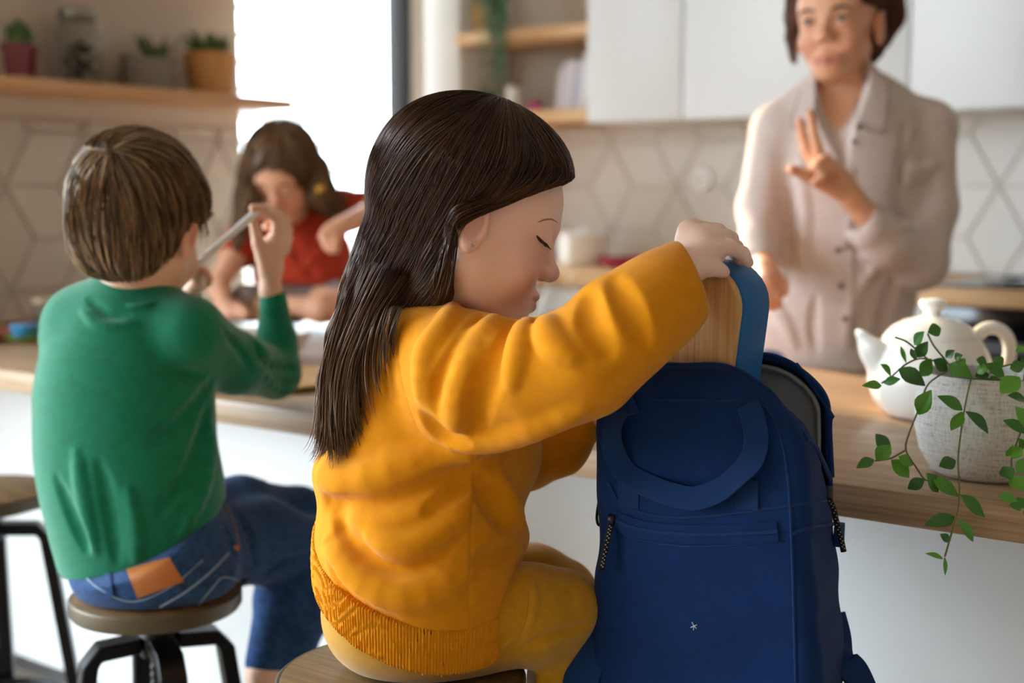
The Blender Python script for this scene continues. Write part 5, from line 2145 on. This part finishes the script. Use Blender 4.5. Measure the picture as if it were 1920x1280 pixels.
# ------------------------------------------------------------------ the woman in the pale shirt
WD = 2.66
th, pt = math.radians(29), math.radians(6)
wf0 = -FW * math.cos(th) - RT * math.sin(th)
WH = Head(P(1570, 54, WD), wf0 * math.cos(pt) - UP * math.sin(pt), UP * math.cos(pt) + wf0 * math.sin(pt), 1.13, 1.17, True, ear=.9)
WC = P(1568, 640, WD)
wom = thing('person', 'woman with short auburn hair in a pale pink shirt gesturing behind the island', 'person', (WC[0], WC[1], 0))
S = Sculpt()
WH.build(S, mouth=.0012)
S.chain([(1588, 90, 2.70, 46), (1582, 200, 2.70, 48)], .03)
S.chain([(1580, 235, 2.68, 96), (1590, 330, 2.68, 128), (1575, 470, 2.68, 116), (1565, 620, 2.68, 120)], .04, flat=(FW, .62))
S.chain([(1470, 235, 2.69, 40), (1585, 200, 2.69, 44), (1735, 232, 2.69, 42)], .03)
S.chain([(1735, 240, 2.68, 40), (1736, 390, 2.66, 36), (1722, 490, 2.60, 34), (1650, 430, 2.52, 27), (1592, 366, 2.47, 22)], .02)
S.chain([(1592, 366, 2.47, 22), (1572, 342, 2.46, 26), (1548, 318, 2.455, 26)], .012)
S.chain([(1452, 240, 2.68, 36), (1425, 390, 2.64, 30), (1420, 470, 2.56, 24), (1436, 505, 2.48, 20)], .02)
wfing = [[(1570, 356, 2.45, 18), (1530, 338, 2.425, 13), (1505, 326, 2.41, 11), (1484, 318, 2.40, 9)],
         [(1540, 312, 2.445, 13), (1531, 276, 2.436, 10.5), (1524, 244, 2.43, 9), (1518, 212, 2.425, 7.5)],
         [(1530, 312, 2.46, 13), (1512, 282, 2.46, 10.5), (1504, 254, 2.457, 9), (1499, 228, 2.452, 7.5)],
         [(1560, 318, 2.445, 14), (1548, 300, 2.418, 12), (1532, 312, 2.405, 11), (1540, 326, 2.41, 9.5)],
         [(1572, 330, 2.44, 13), (1558, 316, 2.415, 11), (1540, 330, 2.40, 10), (1528, 342, 2.402, 9)]]
for f in wfing:
    S.chain(f, .004)
# the hand that rests by her waist
S.chain([(1436, 505, 2.48, 20), (1440, 530, 2.45, 24)], .01)
for k, (u, v) in enumerate(((1418, 545), (1430, 556), (1442, 560), (1455, 556))):
    S.chain([(1424 + 10 * k, 532, 2.445, 12), (u, v, 2.435, 10), (u + 4, v + 16, 2.44, 8.5)], .004)
S.chain([(1448, 512, 2.46, 13), (1466, 530, 2.445, 11), (1470, 548, 2.44, 9)], .005)
hipL, hipR = WC + RT * .085, WC - RT * .085
for hpt in (hipL, hipR):
    kn = np.array([hpt[0], hpt[1], .46])
    an = np.array([hpt[0], hpt[1] + .02, .07])
    S.cap(hpt, kn, .075, .055, .03)
    S.cap(kn, an, .055, .036, .03)
    S.cap(an, an + np.array([.06, -.13, -.045]), .034, .026, .02)
tips = [(P(*f[-1][:3]), .012) for f in wfing] + [(P(1440, 545, 2.44), .05), (P(1550, 330, 2.42), .03)]
V, F = S.mesh(.0036)
raw('body', V, F, SKIN, wom, col=WH.colors(V, '#dba584', '#d08a70', '#ac5450', None, tips))
WS = S
# eyes and brows
WHITE_E = M('eye_white', '#d9d2cc', .2)
IRIS = M('blue_grey_iris', '#3b4a55', .2)
BROW = M('brown_brow', '#5a3a2a', .7)
for q in (-1, 1):
    c = WH.L(q * .030, .0785, .0045)
    V, F = lathe_vf([(.0105 * math.sin(a), -.0105 * math.cos(a)) for a in np.linspace(0, math.pi, 13)], c, 20, WH.Y)
    e = raw('eye', V, F, WHITE_E, wom)
    V, F = lathe_vf([(.0056, .0093), (.0040, .0101), (0, .0106)], c, 18, WH.Y)
    raw('iris', V, F, IRIS, e)
    pts = [WH.L(q * x, .0905 - .1 * max(x - .02, 0), z) for x, z in ((.017, .002), (.024, .0088), (.032, .0100), (.041, .0055))]
    tube('upper_eyelid', pts, [.0014, .0024, .0026, .0016], M('eyelid', '#8a5a48', .6), wom, 8, 14)
    pts = [WH.L(q * x, .0935 - .32 * max(x - .02, 0), z) for x, z in ((.013, .0215), (.026, .0260), (.038, .0255), (.047, .0195))]
    tube('eyebrow', pts, [.0022, .0032, .0028, .0012], BROW, wom, 8, 14)
TEETH = M('teeth', '#e6ddd2', .3)
H = Sculpt()
for c, r, k in (((0, -.012, .040), (.082, .098, .092), .02), ((0, -.05, -.015), (.076, .055, .06), .03)):
    H.ell(WH.L(*c), np.array(r) * WH.s, (WH.X, WH.Y, WH.Z), k)
H.ell(WH.L(0, .085, .0), np.array((.060, .066, .078)) * WH.s, (WH.X, WH.Y, WH.Z), .008, True)
H.chain([(1668, -30, 2.72, 26), (1670, 30, 2.73, 22), (1652, 76, 2.735, 15)], .02)

H.chain([(1492, -40, 2.66, 16), (1485, 30, 2.66, 9), (1484, 70, 2.66, 7), (1489, 112, 2.66, 4)], .01)
H.fn(lambda p: (lambda q: np.maximum(np.maximum(np.maximum(q[2] - .034, -.012 - q[1]), -q[2] - .045), q[0] + .02).astype(np.float32) * WH.s)([np.asarray(x) for x in WH.loc(p)]), .005, sub=True)
HV, HF = H.mesh(.005)
rw = np.random.default_rng(4)
whc = lambda p, t: mixcol('#2e170c', '#7a4628', t)
px = [[(1600, -60), (1650, -20), (1672, 30), (1650, 80)], [(1590, -60), (1520, -40), (1490, 10), (1486, 70), (1490, 108)], [(1640, -30), (1660, 20), (1664, 60)]]
items = [(HV, HF, whc(HV, np.full(len(HV), .3))), strands(H, HV, comb(H, px), 900, .10, .0014, whc, rw, off=(0, .004), step=.012)]
V, F, C = stack_meshes(items)
raw('hair', V, F, HAIRM, wom, col=C)

SHIRT = fabric('pale_pink_linen', '#cfbfb8', '#c7b5ae', 900, .9, .15, .25)
T = Sculpt()
T.chain([(1588, 262, 2.68, 140), (1592, 340, 2.68, 148), (1578, 480, 2.67, 140), (1562, 580, 2.66, 140), (1558, 668, 2.66, 142)], .04, flat=(FW, .66))
T.chain([(1468, 240, 2.69, 50), (1590, 204, 2.70, 52), (1740, 238, 2.69, 50)], .04)
T.chain([(1738, 245, 2.68, 52), (1742, 390, 2.66, 50), (1724, 490, 2.60, 50), (1662, 452, 2.53, 45), (1628, 428, 2.50, 42)], .025)
T.chain([(1452, 245, 2.68, 46), (1424, 390, 2.64, 40), (1420, 462, 2.57, 34), (1424, 482, 2.535, 32)], .025)
st = T.stroke
st([(1700, 230), (1690, 330), (1685, 420)], 12, -7)
st([(1725, 430), (1700, 440), (1660, 440)], 10, -5)
st([(1750, 330), (1735, 350), (1700, 356)], 9, -5)
st([(1755, 300), (1735, 315), (1710, 318)], 9, 4)
st([(1640, 500), (1600, 560), (1580, 640)], 12, 5)
st([(1680, 520), (1660, 590), (1650, 655)], 12, -6)
st([(1480, 330), (1475, 420), (1480, 520)], 12, -6)
st([(1500, 300), (1510, 400), (1505, 500)], 12, 5)
st([(1440, 560), (1470, 600), (1490, 650)], 12, 6)
st([(1530, 560), (1525, 610), (1530, 655)], 10, -4)
# open collar
T.cap(P(1582, 120, 2.63), P(1572, 225, 2.575), .060, .034, .006, sub=True)
T.cap(P(1572, 225, 2.575), P(1584, 312, 2.575), .034, .004, .006, sub=True)
T.chain([(1590, 130, 2.70, 58), (1588, 176, 2.70, 54)], .006, sub=True)
T.chain([(1606, 402, 2.485, 32), (1570, 365, 2.45, 44)], .005, sub=True)
T.chain([(1428, 502, 2.50, 24), (1436, 530, 2.46, 34)], .005, sub=True)
T.plane(P(1558, 684, 2.66), -(UP - FW * .1), .004)
sh = T.obj('shirt', .0042, SHIRT, wom)
patch('collar', T, [(1630, 112), (1668, 150), (1656, 246), (1606, 218)], .006, SHIRT, sh, 9, .007)
patch('collar', T, [(1530, 140), (1500, 168), (1484, 238), (1524, 222)], .006, SHIRT, sh, 9, .007)
patch('placket', T, [(1582, 315), (1600, 305), (1598, 655), (1566, 655)], .0015, SHIRT, sh, 12, .002)
patch('chest_pocket', T, [(1640, 345), (1700, 352), (1690, 400), (1650, 400)], .001, SHIRT, sh, 7, .002)
EDGE = fabric('shirt_seam_shade', '#9d8d87', None, 900, .9, .1, .2)  # seams with shade put into their colour, as soft light leaves edges flat
for q in ([(1630, 114), (1606, 216), (1655, 246), (1668, 152)], [(1530, 142), (1524, 222), (1484, 238), (1500, 170)]):
    s = T.project(spline(q, 20), .012)
    tube('collar_edge', s, .0016, EDGE, sh, 6)
for q in ([(1583, 320), (1576, 480), (1568, 650)], [(1600, 312), (1600, 480), (1599, 650)], [(1718, 240), (1690, 320), (1684, 420)]):
    tube('seam_shade_line', T.project(spline(q, 24), .002), .0013, EDGE, sh, 6)
BUT = M('dark_button', '#6a5a50', .4)
for u, v in ((1611, 238), (1602, 266), (1572, 468), (1577, 536), (1584, 598)):
    c = T.project([(u, v)], .006)[0]
    lathe('button', [(0, -.002), (.0055, -.002), (.006, 0), (.005, .0015), (0, .001)], c, BUT, sh, 16, -FW)
J = Sculpt()
for hpt in (hipL, hipR):
    kn = np.array([hpt[0], hpt[1], .46])
    an = np.array([hpt[0], hpt[1] + .02, .10])
    J.cap(hpt - ZZ * .05, kn, .084, .066, .03)
    J.cap(kn, an, .066, .050, .02)
J.cap(hipL - ZZ * .02, hipR - ZZ * .02, .076, None, .03)
J.obj('jeans', .008, DENIM, wom)

# ------------------------------------------------------------------ the girl in the red T-shirt
FDp = 3.22
ff = nrm(-FW * .82 - UP * .56 - RT * .10)
FHd = Head(P(531, 332, FDp), ff, UP, 1.06)
far = thing('person', 'girl in a rust red T-shirt leaning forward over the far end of the island', 'person', P(565, 600, 3.3))
S = Sculpt()
FHd.build(S)
S.chain([(545, 380, 3.30, 40), (560, 430, 3.34, 56), (566, 500, 3.34, 64), (570, 548, 3.34, 40)], .03)
S.chain([(470, 430, 3.28, 30), (560, 410, 3.34, 34), (640, 392, 3.32, 30)], .02)
S.chain([(468, 432, 3.28, 27), (438, 480, 3.22, 24), (408, 535, 3.16, 20), (420, 572, 3.12, 17)], .015)
S.chain([(420, 572, 3.12, 16), (434, 585, 3.10, 15)], .008)
for k in range(4):
    S.chain([(432 + 4 * k, 582 - 3 * k, 3.10, 8), (446 + 4 * k, 588 - 2 * k, 3.085, 7), (455 + 3 * k, 594 - 2 * k, 3.08, 6)], .004)
S.chain([(424, 580, 3.105, 8), (430, 592, 3.09, 7)], .004)
S.chain([(642, 392, 3.32, 28), (692, 388, 3.27, 25), (738, 412, 3.18, 23), (690, 404, 3.06, 22), (640, 424, 2.98, 18)], .012)
S.chain([(640, 424, 2.98, 17), (624, 434, 2.965, 19)], .008)
for k, (u, v) in enumerate(((606, 444), (611, 455), (619, 461), (628, 460))):
    S.chain([(618 + 5 * k, 436 + 3 * k, 2.96, 8.5), (u, v, 2.95, 7.5), (u + 2, v + 9, 2.95, 6.5)], .004)
S.chain([(634, 424, 2.965, 9), (616, 428, 2.95, 7.5), (606, 436, 2.945, 6.5)], .005)
S.chain([(590, 562, 3.3, 34), (650, 575, 3.2, 30), (600, 580, 3.14, 24), (548, 572, 3.14, 18)], .02)
S.chain([(560, 570, 3.3, 34), (470, 570, 3.2, 27), (520, 585, 3.18, 20)], .02)
V, F = S.mesh(.0045)
raw('body', V, F, SKIN, far, col=FHd.colors(V, '#e2ab8c', '#d6866e', '#a9584c', None, ()))
H = Sculpt()
for c, r, k in (((0, -.010, .040), (.088, .102, .094), .02), ((0, -.05, -.02), (.082, .06, .07), .03)):
    H.ell(FHd.L(*c), np.array(r) * FHd.s, (FHd.X, FHd.Y, FHd.Z), k)
H.ell(FHd.L(0, .095, -.012), np.array((.055, .066, .074)) * FHd.s, (FHd.X, FHd.Y, FHd.Z), .01, True)
H.chain([(478, 320, 3.20, 30), (466, 370, 3.16, 24), (452, 420, 3.13, 15), (444, 462, 3.11, 7)], .015)
H.chain([(586, 320, 3.22, 32), (600, 362, 3.20, 28), (622, 384, 3.24, 22), (640, 396, 3.28, 12)], .015)
HV, HF = H.mesh(.006)
rf = np.random.default_rng(6)
fhc = lambda p, t: mixcol('#3c2715', '#8f6b47', t)
px = [[(520, 244), (480, 275), (462, 340), (455, 410), (446, 450)], [(530, 244), (575, 280), (595, 340), (615, 380)], [(525, 250), (505, 290), (480, 340), (466, 390)], [(535, 250), (560, 300), (585, 345)]]
items = [(HV, HF, fhc(HV, np.full(len(HV), .35))), strands(H, HV, comb(H, px), 1100, .12, .0015, fhc, rf, off=(0, .004), step=.012)]
V, F, C = stack_meshes(items)
raw('hair', V, F, HAIRM, far, col=C)
c = H.project([(600, 354)], .006)[0]
lathe('hair_clip', [(0, -.006), (.010, -.004), (.012, 0), (.010, .004), (0, .006)], c, GOLD, far, 16, -FW, label='round gold hair clip')
for q in (-1, 1):
    pts = [FHd.L(q * x, .0895 - .1 * max(x - .02, 0), z) for x, z in ((.018, .001), (.027, -.002), (.036, .0015), (.041, .003))]
    tube('eyelash_line', pts, [.0012, .0022, .0022, .0012], BROW, far, 6, 12)
    pts = [FHd.L(q * x, .0935 - .32 * max(x - .02, 0), z) for x, z in ((.014, .0215), (.026, .0255), (.038, .0250), (.045, .0200))]
    tube('eyebrow', pts, [.0015, .0024, .0022, .0010], BROW, far, 6, 12)
RED = fabric('rust_red_cotton', '#b23a20', '#a8341d', 1000, .85, .2, .2)
T = Sculpt()
T.chain([(562, 432, 3.34, 72), (566, 480, 3.34, 88), (568, 512, 3.33, 90)], .04, flat=(FW, .8))
T.chain([(474, 432, 3.28, 38), (560, 412, 3.35, 42), (640, 392, 3.32, 38)], .03)
T.chain([(470, 436, 3.28, 38), (446, 472, 3.235, 37)], .02)
T.chain([(640, 392, 3.32, 36), (690, 390, 3.27, 33)], .02)
T.stroke([(520, 420), (560, 470), (590, 520)], 12, -6)
T.stroke([(640, 420), (600, 470), (570, 500)], 12, 6)
T.plane(P(566, 536, 3.33), -UP, .006)
T.chain([(440, 484, 3.225, 30), (428, 505, 3.21, 40)], .005, sub=True)
T.chain([(700, 391, 3.26, 29), (720, 400, 3.24, 40)], .005, sub=True)
T.obj('t_shirt', .005, RED, far)
GREYT = fabric('grey_jersey', '#8c7f7c', None, 900, .9, .1, .2)
Q = Sculpt()
Q.pell(570, 556, 3.34, 84, 36, 70, .03)
Q.chain([(550, 568, 3.30, 40), (462, 568, 3.2, 33), (440, 575, 3.19, 26)], .02)
Q.chain([(600, 560, 3.32, 40), (650, 562, 3.24, 34)], .02)
Q.obj('leggings', .006, GREYT, far)
